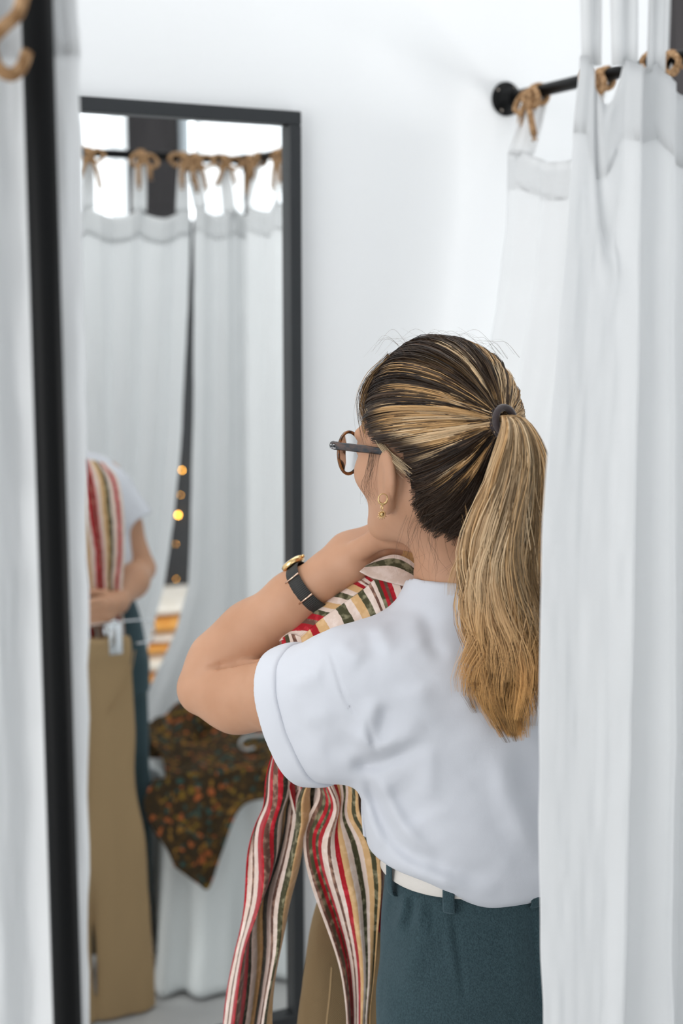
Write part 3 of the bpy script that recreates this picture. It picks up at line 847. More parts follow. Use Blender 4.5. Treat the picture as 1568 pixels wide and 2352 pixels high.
# --- trousers, belt
M['teal'] = mat('dark_teal_twill', (0.030, 0.056, 0.066), 0.85, spec=0.2, Sheen_Weight=0.25)
M['teal'].node_tree.nodes['Principled BSDF'].inputs['Sheen Tint'].default_value = (0.5, 0.7, 0.8, 1)
add_mottle(M['teal'], (0.022, 0.043, 0.052), (0.042, 0.075, 0.086), 700, 0.35, 0.65, (1, 1, 0.5), 2)
def _twill(m, sc=420.0, st=0.35):
    t, b = nodes(m); c = coords(t, 'Object', (1, 1, 1))
    w = N(t, 'ShaderNodeTexWave', Scale=sc / 6.28, Distortion=0.6); w.wave_type = 'BANDS'; w.bands_direction = 'DIAGONAL'
    t.links.new(c, w.inputs['Vector']); bp = N(t, 'ShaderNodeBump', Strength=st, Distance=0.0006); t.links.new(w.outputs[1], bp.inputs['Height'])
    t.links.new(bp.outputs[0], b.inputs['Normal']); return m
_twill(M['teal'], 2600, 0.35)
PZ = np.array([0.74, 0.80, 0.86, 0.917, 0.962, 0.989, 1.007])
PZf = np.linspace(PZ[0], PZ[-1], 40)
pcx = np.interp(PZf, PZ, [.957, .957, .955, .950, .945, .941, .940])
pa = sm(PZ, [.160, .160, .158, .152, .143, .138, .134], 40)
pb = sm(PZ, [.116, .118, .122, .118, .110, .105, .102], 40)
pcy = np.full(40, 1.428)
TF = [([(1036, 2070), (1048, 2160), (1062, 2260), (1068, 2310)], 7, -0.0030), ([(1022, 2075), (1034, 2170), (1050, 2270)], 12, 0.0022),
      ([(1218, 2050), (1228, 2200), (1240, 2352)], 7, -0.0030), ([(930, 2045), (925, 2090), (905, 2150)], 9, 0.0035), ([(948, 2050), (945, 2100), (930, 2150)], 7, -0.003),
      ([(968, 2056), (966, 2100), (960, 2150)], 8, 0.003), ([(990, 2062), (992, 2110), (990, 2160)], 7, -0.0028), ([(905, 2040), (895, 2085), (880, 2140)], 8, -0.0028),
      ([(895, 2150), (880, 2230), (875, 2352)], 6, -0.0018), ([(1010, 2100), (960, 2180), (930, 2300)], 26, 0.003), ([(1180, 2080), (1190, 2200), (1200, 2352)], 22, 0.0025)]
TF = [(spline(np.array(a, float), 10), w, h) for a, w, h in TF]
def f_trs(p):
    global FOLDS
    d = loft(p, PZf, pcx, pcy, pa, pb, 2.2)
    for s in (-1, 1):
        x = .957 + s * .077
        d = smin(d, chain(p, [(x, 1.428, .80), (x + s * .004, 1.425, .45), (x + s * .004, 1.43, .06)], [.084, .082, .080], .03), .02)
    sv = FOLDS; FOLDS = TF; fm = foldmap(p); FOLDS = sv
    d = d - fm * (1 - ss(1.42, 1.46, p[:, 1])) - 0.0015 * vnoise(p * 16)
    return np.maximum(d, .055 - p[:, 2])
v, q = iso_mesh(f_trs, (0.74, 1.27, 0.04), (1.16, 1.60, 1.045), 0.0042, slack=1.8)
trs = mesh_obj('trousers', v, q, M['teal']); adopt(trs, person)
M['belt'] = add_bump(mat('cream_leather', (0.72, 0.68, 0.63), 0.55, spec=0.35), 600, 0.35, 0.0008)
def ring(z0, z1, da, n=80):
    out = []
    th = np.linspace(0, 2 * math.pi, n, endpoint=False)
    rows = [(z0, da - .0015), (z0 + .0015, da), (z1 - .0015, da), (z1, da - .0015), (z1, da - .004), (z0, da - .004)]
    for z, o in rows:
        A = np.interp(z, PZf, pa) + o; Bq = np.interp(z, PZf, pb) + o
        c, s = np.cos(th), np.sin(th); r = (np.abs(c) ** 2.2 + np.abs(s) ** 2.2) ** (-1 / 2.2)
        out.append(np.stack([np.interp(z, PZf, pcx) + A * r * c, 1.428 + Bq * r * s, np.full(n, z)], 1))
    V = np.concatenate(out); F = []
    k = len(rows)
    for i in range(k):
        for j in range(n):
            a, b = i * n + j, i * n + (j + 1) % n; c2, d2 = ((i + 1) % k) * n + (j + 1) % n, ((i + 1) % k) * n + j
            F.append((a, b, c2, d2))
    return V, F
BLT0, BLT1 = 0.983, 1.006
V, F = ring(BLT0, BLT1, .0065); adopt(mesh_obj('belt', V, F, M['belt']), person)
for px in (1030, 1232, 850):
    best = None
    for th in np.linspace(-math.pi, 0.3, 400):
        c, s = math.cos(th), math.sin(th); r = (abs(c) ** 2.2 + abs(s) ** 2.2) ** (-1 / 2.2)
        X = np.interp(0.99, PZf, pcx) + (np.interp(0.99, PZf, pa) + .009) * r * c; Y = 1.428 + (np.interp(0.99, PZf, pb) + .009) * r * s
        if Y > 1.44: continue
        e = abs(proj(np.array([X, Y, 0.99]))[0] - px)
        if best is None or e < best[0]: best = (e, X, Y, th)
    _, X, Y, th = best; nn = nrm(np.array([math.cos(th), math.sin(th), 0])); tt = np.array([-nn[1], nn[0], 0])
    pts = [np.array([X, Y, z]) - nn * o for z, o in ((0.964, .011), (0.966, .002), (0.976, -.0005), (0.992, -.001), (1.008, -.0005), (1.014, .006), (1.016, .012))]
    adopt(MB().tube(spline(pts, 14), 1.0, 8, flat=(.0075, .0016), up=None if abs(nn[2]) > 2 else np.array(nn)).build('belt_loop', M['teal']), person)
# ================================================================== hair
def hair_mat():
    m = bpy.data.materials.new('hair'); m.use_nodes = True
    t, b = nodes(m)
    a = N(t, 'ShaderNodeVertexColor'); a.layer_name = 'tone'
    t.links.new(a.outputs[0], b.inputs['Base Color'])
    b.inputs['Roughness'].default_value = 0.42; b.inputs['Specular IOR Level'].default_value = 0.22
    b.inputs['Anisotropic'].default_value = 0.6
    return m
M['hair'] = hair_mat()
DARK = np.array([0.016, 0.0105, 0.008]); DARK2 = np.array([0.040, 0.024, 0.015])
BLOND = np.array([0.52, 0.31, 0.135]); LIGHT = np.array([0.78, 0.58, 0.36]); GOLD = np.array([0.52, 0.28, 0.095])
hr = np.random.default_rng(21)

def ribbons(paths, widths, normals, cols, jitter=0.9):
    """paths (S,n,3), widths (S,n), normals (S,n,3), cols (S,n,3) -> verts, quads, colours"""
    S, n, _ = paths.shape
    tg = nrm(np.gradient(paths, axis=1))
    sd = nrm(np.cross(tg, normals)); nn = nrm(np.cross(sd, tg))
    an = hr.normal(0, jitter, (S, 1, 1)); sd = sd * np.cos(an) + nn * np.sin(an)
    a = paths - sd * widths[..., None] * 0.5; b = paths + sd * widths[..., None] * 0.5
    V = np.stack([a, b], 2).reshape(-1, 3)
    C = np.repeat(cols.reshape(-1, 3), 2, 0); C = np.concatenate([C, np.ones((len(C), 1))], 1)
    base = (np.arange(S)[:, None] * n + np.arange(n - 1)[None])[..., None] * 2
    F = (base + np.array([0, 1, 3, 2])).reshape(-1, 4)
    return V, F, C

# head shell the hair lies on (head-local axes: f, l, u), measured from HO
HO = np.array([-0.012, 0, 0.020])
# skin radius table so that the hair always lies on the head and the nape
_na, _nb = 91, 120
_a, _b = np.meshgrid(np.linspace(0, math.pi, _na), np.linspace(-math.pi, math.pi, _nb), indexing='ij')
_dir = np.stack([np.sin(_a) * np.cos(_b), np.sin(_a) * np.sin(_b), np.cos(_a)], -1).reshape(-1, 3)
EARS = False
def f_hn(p):
    d = f_head(p)
    return smin(d, chain(p, [fromh((-0.030, 0, -0.02)), fromh((-0.022, 0, -0.06)), NB + (0, 0, .01)], [.05, .049, .052], .03), .035)
_r = np.full(len(_dir), 0.04)
for _ in range(26):
    _r = np.clip(_r - f_hn(fromh(HO + _dir * _r[:, None])) * 0.7 * -1.0 * -1.0, 0.03, 0.16) if False else np.clip(_r - 0.8 * f_hn(fromh(HO + _dir * _r[:, None])), 0.03, 0.16)
EARS = True
_SK = _r.reshape(_na, _nb)
def skin_r(d):
    a = np.arccos(np.clip(d[..., 2], -1, 1)) / math.pi * (_na - 1); b = (np.arctan2(d[..., 1], d[..., 0]) + math.pi) / (2 * math.pi) * (_nb - 1)
    i = np.clip(a.astype(int), 0, _na - 2); j = np.clip(b.astype(int), 0, _nb - 2); u = a - i; v = b - j
    return (_SK[i, j] * (1 - u) * (1 - v) + _SK[i + 1, j] * u * (1 - v) + _SK[i, j + 1] * (1 - u) * v + _SK[i + 1, j + 1] * u * v)
def shell(dirs, extra=0.0):
    f, l, u = dirs[..., 0], dirs[..., 1], dirs[..., 2]
    af = np.where(f > 0, 0.094, 0.103); al = 0.0785; au = np.where(u > 0, 0.108, 0.105 + 0.047 * ss(-0.15, 0.5, -f))
    r = 1 / np.sqrt((f / af) ** 2 + (l / al) ** 2 + (u / au) ** 2)
    r = np.maximum(r, skin_r(dirs) + 0.001)
    return HO + dirs * (r + extra)[..., None]
TIE = P(1150, 968, 1.575)
tie_l = (TIE - HC) @ HR.T
tdir = nrm(tie_l - HO)
TIE_R = np.linalg.norm(tie_l - HO)
# frame round the tie: bearing 0 = up, + = towards her left/front
e_up = nrm(np.array([0, 0, 1.0]) - tdir * tdir[2]); e_lt = np.cross(tdir, e_up)
if e_lt[1] < 0: e_lt = -e_lt

def on_scalp(d):
    """hairline: forehead, round the ear, nape"""
    f, l, u = d[..., 0], d[..., 1], d[..., 2]
    az = np.arctan2(np.abs(l), f)                 # 0 front .. pi back
    line = np.interp(az, [0, 0.47, 0.70, 0.85, 1.05, 1.25, 1.45, 1.58, 1.66, 1.74, 1.9, 3.15],
                     [0.50, 0.42, 0.20, 0.0, -0.10, -0.13, -0.16, -0.28, -0.55, -0.80, -0.89, -0.905])
    return u > line
cand = nrm(hr.normal(size=(6000, 3))); cand = cand[on_scalp(cand)]
def blond_prob(be):
    return np.interp(be, [-180, -120, -60, -25, 10, 35, 55, 80, 100, 115, 128, 140, 155, 180],
                     [0.15, 0.6, 1.0, 0.95, 0.08, 0.12, 0.36, 0.80, 0.88, 0.60, 0.22, 0.42, 0.12, 0.05])
def clumps(K, per, n, spread, lift, wid, prob=None):
    paths = []; cols = []; nor = []; wds = []
    # evenly spread roots
    pick = [cand[hr.integers(len(cand))]]
    pool = cand[hr.permutation(len(cand))[:2600]]
    dmin = np.full(len(pool), 9.0)
    for _ in range(K - 1):
        dmin = np.minimum(dmin, 1 - pool @ pick[-1]); w = dmin * (0.6 + 0.8 * hr.random(len(pool)))
        pick.append(pool[np.argmax(w)])
    for c in pick:
        w = nrm(c - tdir * (c @ tdir)); be = math.degrees(math.atan2(w @ e_lt, w @ e_up))
        isb = hr.random() < (prob(be) if prob else blond_prob(be))
        shade = hr.random(); L = lift * hr.random()
        roots = nrm(c + hr.normal(0, spread, (per, 3)))
        ok = on_scalp(roots + np.array([0, 0, 0.05]) * hr.random((per, 1))); roots = np.where(ok[:, None], roots, nrm(c + hr.normal(0, spread * 0.35, (per, 3))))
        ang = np.arccos(np.clip(roots @ tdir, -1, 1))
        t = np.linspace(0, 1, n)
        so = np.maximum(np.sin(ang), 1e-4)
        conv = t ** 0.92
        D = (np.sin((1 - conv)[None] * ang[:, None])[..., None] * roots[:, None] + np.sin(conv[None] * ang[:, None])[..., None] * tdir) / so[:, None, None]
        D = nrm(D)
        wob = hr.normal(0, 0.010, (3,)) ; D = nrm(D + (np.sin(t * math.pi) * hr.normal(0, 1) )[None, :, None] * wob)
        ex = (0.004 + L + hr.random((per, 1)) * 0.0022) * (0.35 + 0.65 * np.sin(np.clip(t * 1.25, 0, 1) * math.pi / 2))[None]
        ex = ex + 0.0012 * np.sin(t[None] * 9 + hr.random((per, 1)) * 6) * np.sin(t * math.pi)[None]
        Q = shell(D, ex)
        # gather at the tie
        near = ss(0.62, 1.0, t)[None, :, None]
        off = (Q[:, -1] - tie_l) * 0
        g = (w * 0.011)[None, None] + hr.normal(0, 0.003, (per, 1, 3))
        Q = Q * (1 - near) + (Q * 0.25 + 0.75 * (tie_l + g)) * near
        Q[:, -1] = tie_l + g[:, 0]
        nor.append(np.broadcast_to(D @ HR, Q.shape)); paths.append(Q @ HR + HC)
        # colour: dark roots melting into highlights
        dist = t[None] * ang[:, None] * 0.095
        if isb:
            thr = hr.uniform(0.004, 0.03) if abs(be) > 40 else hr.uniform(0.03, 0.06)
            k = ss(thr, thr + 0.03, dist)[..., None]
            bl = BLOND * (1 - shade) + (LIGHT if be < -15 or shade > 0.6 else BLOND * 1.25) * shade
            col = (DARK2 * (0.7 + 0.8 * shade)) * (1 - k) + bl * k
        else:
            k = ss(0.07, 0.13, dist)[..., None] * (0.35 * hr.random())
            col = (DARK * (1 - shade) + DARK2 * shade) * (1 - k) + BLOND * 0.6 * k
            col = np.broadcast_to(col, Q.shape)
        col = col * hr.uniform(0.65, 1.3, (per, 1, 1))
        swap = hr.random((per, 1, 1)) < 0.16
        col = np.where(swap, (DARK2 * 1.3 if isb else DARK2 * 2.2), col)
        cols.append(col)
        ww = wid * hr.uniform(0.7, 1.3, (per, 1)) * np.interp(t, [0, .06, .9, 1], [.5, 1, 1, .9])[None]
        wds.append(ww)
    return [np.concatenate(a) for a in (paths, wds, nor, cols)]
hair_root = empty('hair', tuple(person.location)); hair_root.parent = person; hair_root.location = (0, 0, 0)
def put(name, data, jitter=0.5):
    V, F, C = ribbons(*data, jitter=jitter)
    o = mesh_obj(name, V, F, M['hair'], col=C); o.parent = hair_root
    o.matrix_parent_inverse = Matrix.Translation(person.location).inverted(); o['kind'] = 'stuff'
    return o
# solid under-layer
gu = np.linspace(0, math.pi, 60); gv = np.linspace(0, 2 * math.pi, 96)
A, Bv = np.meshgrid(gu, gv, indexing='ij'); dd = np.stack([np.sin(A) * np.cos(Bv), np.sin(A) * np.sin(Bv), np.cos(A)], -1)
ok = on_scalp(dd); pts = (shell(dd, np.where(ok, 0.0015, -0.012))).reshape(-1, 3) @ HR + HC
gf = grid_faces(60, 96); keep = on_scalp(dd + np.array([0, 0, -0.06])).reshape(-1)[gf].all(1)
cap = mesh_obj('hair_underlayer', pts, gf[keep], M['hair'], col=np.tile(np.append(DARK * 0.9, 1), (len(pts), 1))); cap.parent = hair_root
cap.matrix_parent_inverse = Matrix.Translation(person.location).inverted()
put('combed_hair', clumps(430, 46, 14, 0.042, 0.004, 0.0008))
put('loose_streaks', clumps(80, 20, 14, 0.022, 0.0065, 0.0008, lambda be: 0.85 if (45 < be < 112 or be < -10) else 0.3))

# --- ponytail
spx = np.array([(1150, 968, 1.575), (1172, 955, 1.560), (1190, 985, 1.540), (1194, 1060, 1.530), (1184, 1160, 1.528), (1174, 1280, 1.528), (1170, 1400, 1.532), (1168, 1500, 1.536), (1166, 1590, 1.540), (1188, 1695, 1.545)])
hwx = np.array([12, 18, 34, 62, 74, 84, 88, 88, 74, 32]); 
spine = np.array([P(*a) for a in spx]); hw = hwx / FPX * 1.53
def pony(K, per, n, wid):
    paths = []; cols = []; wds = []; nor = []
    for k in range(K):
        a = hr.uniform(0, 2 * math.pi); rr = math.sqrt(hr.random())
        cx, cy = rr * math.cos(a), rr * math.sin(a)
        end = 1.0 - 0.42 * hr.random() ** 2.0 if hr.random() < 0.5 else hr.uniform(0.86, 1.0)
        if cx > 0.25: end = min(end, hr.uniform(0.80, 0.93))
        t = np.linspace(0, end, n); u = t * 9
        c = np.stack([np.interp(u, np.arange(10), spine[:, i]) for i in range(3)], 1)
        c = np.stack([np.interp(np.linspace(0, 9, 200), np.arange(10), spine[:, i]) for i in range(3)], 1)
        cs = spline(spine, 400); c = cs[np.clip((t * 399).astype(int), 0, 399)]
        h = np.interp(u, np.arange(10), hw)
        ph = hr.uniform(0, 6); wv = hr.uniform(0.4, 1.0)
        swirl = (0.26 * np.sin(u * 1.0 + ph * 0.3 + cx) + 0.24 * np.sin(u * 1.7 + ph)) * ss(1.8, 5.5, u) * wv
        x = cx + swirl; y = cy + 0.2 * np.sin(u * 1.1 + ph) * ss(2, 6, u)
        fk = hr.normal(0, 0.38) * ss(end * 9 - 1.6, end * 9, u); x = x + fk; y = y + 0.5 * hr.normal(0, 1) * ss(end * 9 - 1.4, end * 9, u)
        m = per
        jx = hr.normal(0, 0.095, (m, 1)) * (0.5 + 0.8 * ss(2, 8, u))[None]; jy = hr.normal(0, 0.10, (m, 1))
        fr = hr.normal(0, 0.06, (m, 1)) * np.sin(u * 0.9 + ph)[None]
        pp = c[None] + ((x[None] + jx + fr) * h[None])[..., None] * RV - ((y[None] + jy) * np.minimum(h, 0.032)[None])[..., None] * HV
        paths.append(pp)
        nv = nrm(RV * (cx * 0.8) - HV * (0.9 + cy * 0.3)); nor.append(np.broadcast_to(nv, pp.shape))
        sh = hr.random(); low = hr.random() < (0.24 if cx < 0.45 else 0.45)
        top = (LIGHT * 0.92 * sh + BLOND * (1 - sh)); bot = GOLD * (0.85 + 0.5 * sh)
        kk = ss(4.6, 8.2, u)[:, None]
        col = top * (1 - kk) + bot * kk
        if low: col = col * (0.30 + 0.25 * sh)
        cols.append(col[None] * hr.uniform(0.75, 1.2, (m, 1, 1)))
        wds.append(wid * hr.uniform(0.7, 1.3, (m, 1)) * np.interp(np.linspace(0, 1, n), [0, .1, .8, 1], [.8, 1, .9, .15])[None])
    return [np.concatenate(a) for a in (paths, wds, nor, cols)]
put('ponytail', pony(380, 32, 24, 0.00085), 0.6)
# --- elastic tie: two dark cords round the base of the tail
M['elastic'] = add_bump(mat('dark_elastic', (0.035, 0.022, 0.024), 0.7, Sheen_Weight=0.4), 800, 0.4, 0.001)
axd = nrm(P(1190, 962, 1.548) - P(1135, 972, 1.585)); s1 = nrm(np.cross(axd, (0, 0, 1.0))); s2 = np.cross(s1, axd)
m = MB()
for o in (-0.0035, 0.0035):
    th = np.linspace(0, 2 * math.pi, 30, endpoint=False)
    m.tube([TIE + axd * (o + 0.004) + s1 * 0.0130 * math.cos(a) + s2 * 0.0150 * math.sin(a) for a in th], 0.0042, 8, closed=True)
tie_o = m.build('hair_tie', M['elastic']); tie_o.parent = hair_root; tie_o.matrix_parent_inverse = Matrix.Translation(person.location).inverted()
# --- wisps: nape, in front of the ear, above the crown
W = [[], [], [], []]
def wisp(pts, n, spread, wid, col, curl=0.002):
    base = spline(np.array(pts), 14); t = np.linspace(0, 1, 14)
    o = hr.normal(0, spread, (n, 1, 3)); e = hr.normal(0, spread * 2.2, (n, 1, 3)) * t[None, :, None]
    w = np.sin(t[None] * hr.uniform(3, 9, (n, 1)) + hr.uniform(0, 6, (n, 1)))[..., None] * hr.normal(0, curl, (n, 1, 3)) * t[None, :, None]
    p = base[None] + o + e + w
    W[0].append(p); W[1].append(wid * hr.uniform(0.6, 1.2, (n, 1)) * np.linspace(1, .3, 14)[None]); W[2].append(np.broadcast_to(-HV, p.shape)); W[3].append(np.broadcast_to(col, p.shape) * hr.uniform(.7, 1.3, (n, 1, 1)))
for i in range(26):        # over the crown
    a = hr.uniform(850, 1130); y0 = 782 + abs(a - 1010) * 0.10
    wisp([P(a + 60, y0 + 30, 1.63), P(a + 30, y0 - 6, 1.63), P(a, y0 - hr.uniform(0, 26), 1.64), P(a - 35, y0 - hr.uniform(-25, 22), 1.65)], 2, .002, .00028, DARK2 * 2.5, .003)
for i in range(14):        # nape
    a = hr.uniform(925, 1080)
    wisp([P(a + 10, 1185, 1.60), P(a - 5, 1230, 1.60), P(a + hr.uniform(-25, 25), 1275, 1.598), P(a + hr.uniform(-30, 30), 1310, 1.598)], 3, .003, .00035, DARK2 * 2.2, .004)
for i in range(14):        # before the ear
    a = hr.uniform(842, 862)
    wisp([P(a + 6, 1040, 1.625), P(a, 1085, 1.622), P(a - 6 + hr.uniform(-8, 8), 1120, 1.624), P(a + hr.uniform(-10, 12), 1150, 1.628)], 3, .0012, .0003, DARK2 * 1.6, .003)
for i in range(16):        # framing the forehead
    a = hr.uniform(0, 1)
    wisp([P(900, 830 - 20 * a, 1.66), P(856 - 8 * a, 870, 1.67), P(838 - 8 * a, 930, 1.672), P(848 + 16 * a, 1000 + 30 * a, 1.655)], 10, .0022, .0006, BLOND * 0.9 if i % 2 else DARK2 * 1.5, .002)
for i in range(5):         # blond lock swept from temple to behind the ear
    wisp([P(845, 940, 1.655), P(862, 1000, 1.635), P(893, 1045, 1.608), P(935, 1080, 1.592)], 16, .0016, .0007, LIGHT * 0.75, .001)
for i in range(10):
    wisp([P(1080, 1180, 1.575), P(1090, 1260, 1.555), P(1075, 1340, 1.555), P(1088, 1420, 1.558)], 3, .006, .0004, BLOND, .004)
azs = hr.uniform(1.60, 3.1, 420)
for az in azs:
    ln = float(np.interp(az, [1.58, 1.66, 1.74, 1.9, 3.15], [-0.28, -0.55, -0.80, -0.89, -0.905])) + hr.normal(0.02, 0.025)
    c_ = math.sqrt(max(1 - ln * ln, 0)); d0 = np.array([math.cos(az) * c_, math.sin(az) * c_, ln])
    d1_ = nrm(d0 * 0.86 + tdir * 0.14 + hr.normal(0, 0.02, 3)); d2_ = nrm(d0 * 0.68 + tdir * 0.32 + hr.normal(0, 0.02, 3)); d3_ = nrm(d0 * 0.5 + tdir * 0.5)
    pp_ = [fromh(shell(np.array([q_]), np.array([e_]))[0]) for q_, e_ in ((d0, 0.0004), (d1_, 0.002), (d2_, 0.004), (d3_, 0.005))]
    wisp(pp_, 5, .0016, .0005, DARK2 * hr.uniform(0.5, 1.4), .0012)
put('wisps', [np.concatenate(a) for a in W], 0.8)
# ================================================================== glasses, jewellery, watch
M['gold'] = mat('gold', (0.83, 0.58, 0.28), 0.22, 1.0)
M['rosegold'] = mat('rose_gold', (0.85, 0.62, 0.47), 0.2, 1.0)
M['tortoise'] = mat('tortoiseshell', (0.1, 0.04, 0.01), 0.12, spec=0.6)
add_mottle(M['tortoise'], (0.012, 0.008, 0.007), (0.42, 0.15, 0.025), 90, 0.42, 0.68)
M['temple'] = mat('dark_tortoiseshell', (0.03, 0.03, 0.035), 0.15, spec=0.6)
add_mottle(M['temple'], (0.02, 0.022, 0.027), (0.10, 0.055, 0.04), 70, 0.45, 0.75, (1, 1, 3))
M['lens'] = mat('lens_glass', (1, 1, 1), 0.0, spec=0.5, Transmission_Weight=1.0, IOR=1.05)
M['silver'] = mat('silver_mark', (0.75, 0.75, 0.75), 0.3, 1.0)
def kid(o, parent):
    o.parent = parent; o.matrix_parent_inverse = Matrix.Translation(person.location).inverted(); return o
gl = empty('glasses'); gl.parent = person
for s in (1, -1):
    th = np.linspace(0, 2 * math.pi, 40, endpoint=False)
    def lp(a, r, off=0.0):
        l = 0.0332 + r * math.cos(a); u = -0.006 + r * 0.96 * math.sin(a) + 0.0025 * math.cos(a) * math.sin(a)
        return fromh((0.0965 - 0.55 * max(0, l - 0.02) ** 1.0 * 0.22 + off, s * l, u))
    o = MB().tube([lp(a, 0.0265) for a in th], 0.0019, 8, closed=True, flat=(1.35, 1.0)).build('rim', M['tortoise']); kid(o, gl)
    V = [lp(0, 0)] + [lp(a, 0.0255) for a in th]; V += [v_ + hf * -0.0012 for v_ in V]; n = 40
    F = [(0, 1 + k, 1 + (k + 1) % n) for k in range(n)] + [(n + 1, n + 2 + (k + 1) % n, n + 2 + k) for k in range(n)] + [(1 + k, n + 2 + k, n + 2 + (k + 1) % n, 1 + (k + 1) % n) for k in range(n)]
    kid(mesh_obj('lens', V, F, M['lens']), gl)
    # end piece and temple arm
    m = MB(); m.tube([fromh((0.0935, s * 0.0575, 0.005)), fromh((0.0945, s * 0.066, 0.0065)), fromh((0.092, s * 0.0715, 0.0062)), fromh((0.086, s * 0.0730, 0.0058))], [.0042, .0046, .0048, .0046], 8, flat=(0.62, 1.0), up=hu)
    ep = kid(m.build('end_piece', M['temple']), gl)
    pts = [(0.088, 0.0732, 0.0058), (0.06, 0.0750, 0.0045), (0.03, 0.0765, 0.0025), (0.012, 0.0765, 0.0002), (-0.006, 0.0760, -0.008), (-0.020, 0.0745, -0.020), (-0.030, 0.0720, -0.033)]
    pp = spline([fromh((a, s * b, c)) for a, b, c in pts], 22)
    kid(MB().tube(pp, np.interp(np.linspace(0, 1, 22), [0, .3, .55, .85, 1], [.0048, .0046, .0036, .0040, .0030]), 8, flat=(0.42, 1.0), up=hu).build('temple_arm', M['temple']), gl)
    for k in range(2):
        c = fromh((0.0905 - 0.0045 * k, s * 0.0748, 0.0072)); 
        o = MB().tube([c - hl * s * 0.001, c + hl * s * 0.0006], 0.0009, 8).build('hinge_pin', M['silver']); kid(o, gl)
kid(MB().tube(spline([fromh((0.0965, 0.0090, 0.003)), fromh((0.0995, 0.0, 0.0065)), fromh((0.0965, -0.0090, 0.003))], 10), 0.0022, 8).build('bridge', M['tortoise']), gl)
# small silver lettering on the temple's end piece
cu = bpy.data.curves.new('lettering', 'FONT'); cu.body = 'Ray-Ban'; cu.size = 0.0034; cu.extrude = 0.0001; cu.align_x = 'CENTER'
to = bpy.data.objects.new('lettering', cu); COL.objects.link(to); cu.materials.append(M['silver'])
dg = bpy.context.evaluated_depsgraph_get(); me = bpy.data.meshes.new_from_object(to.evaluated_get(dg)); bpy.data.objects.remove(to)
to = bpy.data.objects.new('lettering', me); COL.objects.link(to)
xax = nrm(fromh((0.0, 0.0018, -0.0004)) * 0 - hf * 1.0 + hl * 0.10); zax = nrm(hl + hf * 0.10); yax = np.cross(zax, xax)
mw = Matrix(((xax[0], yax[0], zax[0], 0), (xax[1], yax[1], zax[1], 0), (xax[2], yax[2], zax[2], 0), (0, 0, 0, 1)))
mw.translation = Vector(fromh((0.0880, 0.0758, 0.0025)))
to.parent = gl; to.matrix_parent_inverse = Matrix.Translation(person.location).inverted(); to.matrix_basis = mw

# earring: hoop with a small sun-shaped drop
er = empty('earring'); er.parent = person
lob = P(879, 1146, 1.592)
th = np.linspace(0, 2 * math.pi, 26, endpoint=False); ex = nrm(RV * 0.94 + HV * 0.35)
kid(MB().tube([lob + ex * 0.0056 * math.cos(a) + np.array([0, 0, 1]) * 0.0060 * math.sin(a) for a in th], [0.0007 + 0.0009 * max(0, -math.sin(a)) for a in th], 8, closed=True).build('hoop', M['gold']), er)
lk = lob + np.array([0, 0, -0.0098]) - ex * 0.001
kid(MB().tube([lk + ex * 0.0012 * math.cos(a) + np.array([0, 0, 0.0026 * math.sin(a)]) for a in th], 0.0006, 6, closed=True).build('link', M['gold']), er)
pc = lob + np.array([0, 0, -0.0178]) - ex * 0.001; fw_ = nrm(np.cross(ex, (0, 0, 1.0)))
m = MB(); m.tube([pc + fw_ * 0.001, pc, pc - fw_ * 0.001], [0.0022, 0.0026, 0.0018], 14)
for k in range(12):
    a = k / 12 * 2 * math.pi; d = ex * math.cos(a) + np.array([0, 0, math.sin(a)])
    m.tube([pc + d * 0.0024, pc + d * 0.0036, pc + d * (0.0050 if math.sin(a) > -0.5 else 0.0066)], [0.0007, 0.0008, 0.0003], 6)
kid(m.build('sun_drop', M['gold']), er)

# necklace: fine chain lying on the neck
def neck_pt(a, z):
    d = np.array([math.cos(a), math.sin(a), 0.0]); r = 0.05; c = NB + np.array([0, 0.004, z])
    pts = c[None] + d[None] * np.linspace(0.03, 0.12, 80)[:, None]
    f = f_body(pts); k = np.argmax(f > 0.0006)
    return pts[k]
nk = []
for i in range(72):
    a = i / 72 * 2 * math.pi; nk.append(neck_pt(a, 0.0105 - 0.028 * ss(-0.2, 1, math.sin(a))))
kid(MB().tube(nk, 0.00055, 6, closed=True).build('necklace', M['gold']), person)

# wrist watch
wt = empty('wrist_watch'); wt.parent = person
wc = P(711, 1352, 1.772); wax = nrm(WR - P(675, 1378, 1.777))
w1 = nrm(np.cross(wax, HV)); w1 = w1 if w1[2] > 0 else -w1      # up-left across the wrist
w2 = np.cross(wax, w1); w2 = w2 if w2 @ HV < 0 else -w2          # towards the camera
M['strap'] = add_bump(mat('charcoal_ribbed_strap', (0.035, 0.035, 0.033), 0.6, spec=0.3), 60, 0.2, 0.001)
def _ribs(m):
    t, b = nodes(m); c = N(t, 'ShaderNodeTexCoord'); w = N(t, 'ShaderNodeTexWave', Scale=4.8); w.bands_direction = 'X'
    t.links.new(c.outputs['UV'], w.inputs['Vector']); bp = N(t, 'ShaderNodeBump', Strength=0.8, Distance=0.0006); t.links.new(w.outputs[1], bp.inputs['Height']); t.links.new(bp.outputs[0], b.inputs['Normal'])
_ribs(M['strap'])
def wrist_r(a):
    d = w1 * math.cos(a) + w2 * math.sin(a); pts = wc[None] + d[None] * np.linspace(0.010, 0.06, 110)[:, None]
    f = f_body(pts); return 0.010 + 0.05 * np.argmax(f > 0) / 109
ths = np.linspace(0, 2 * math.pi, 49)[:-1]; wr = np.array([wrist_r(a) for a in ths])
wr = (np.roll(wr, 1) + wr + np.roll(wr, -1)) / 3
rows = []; uvs = []
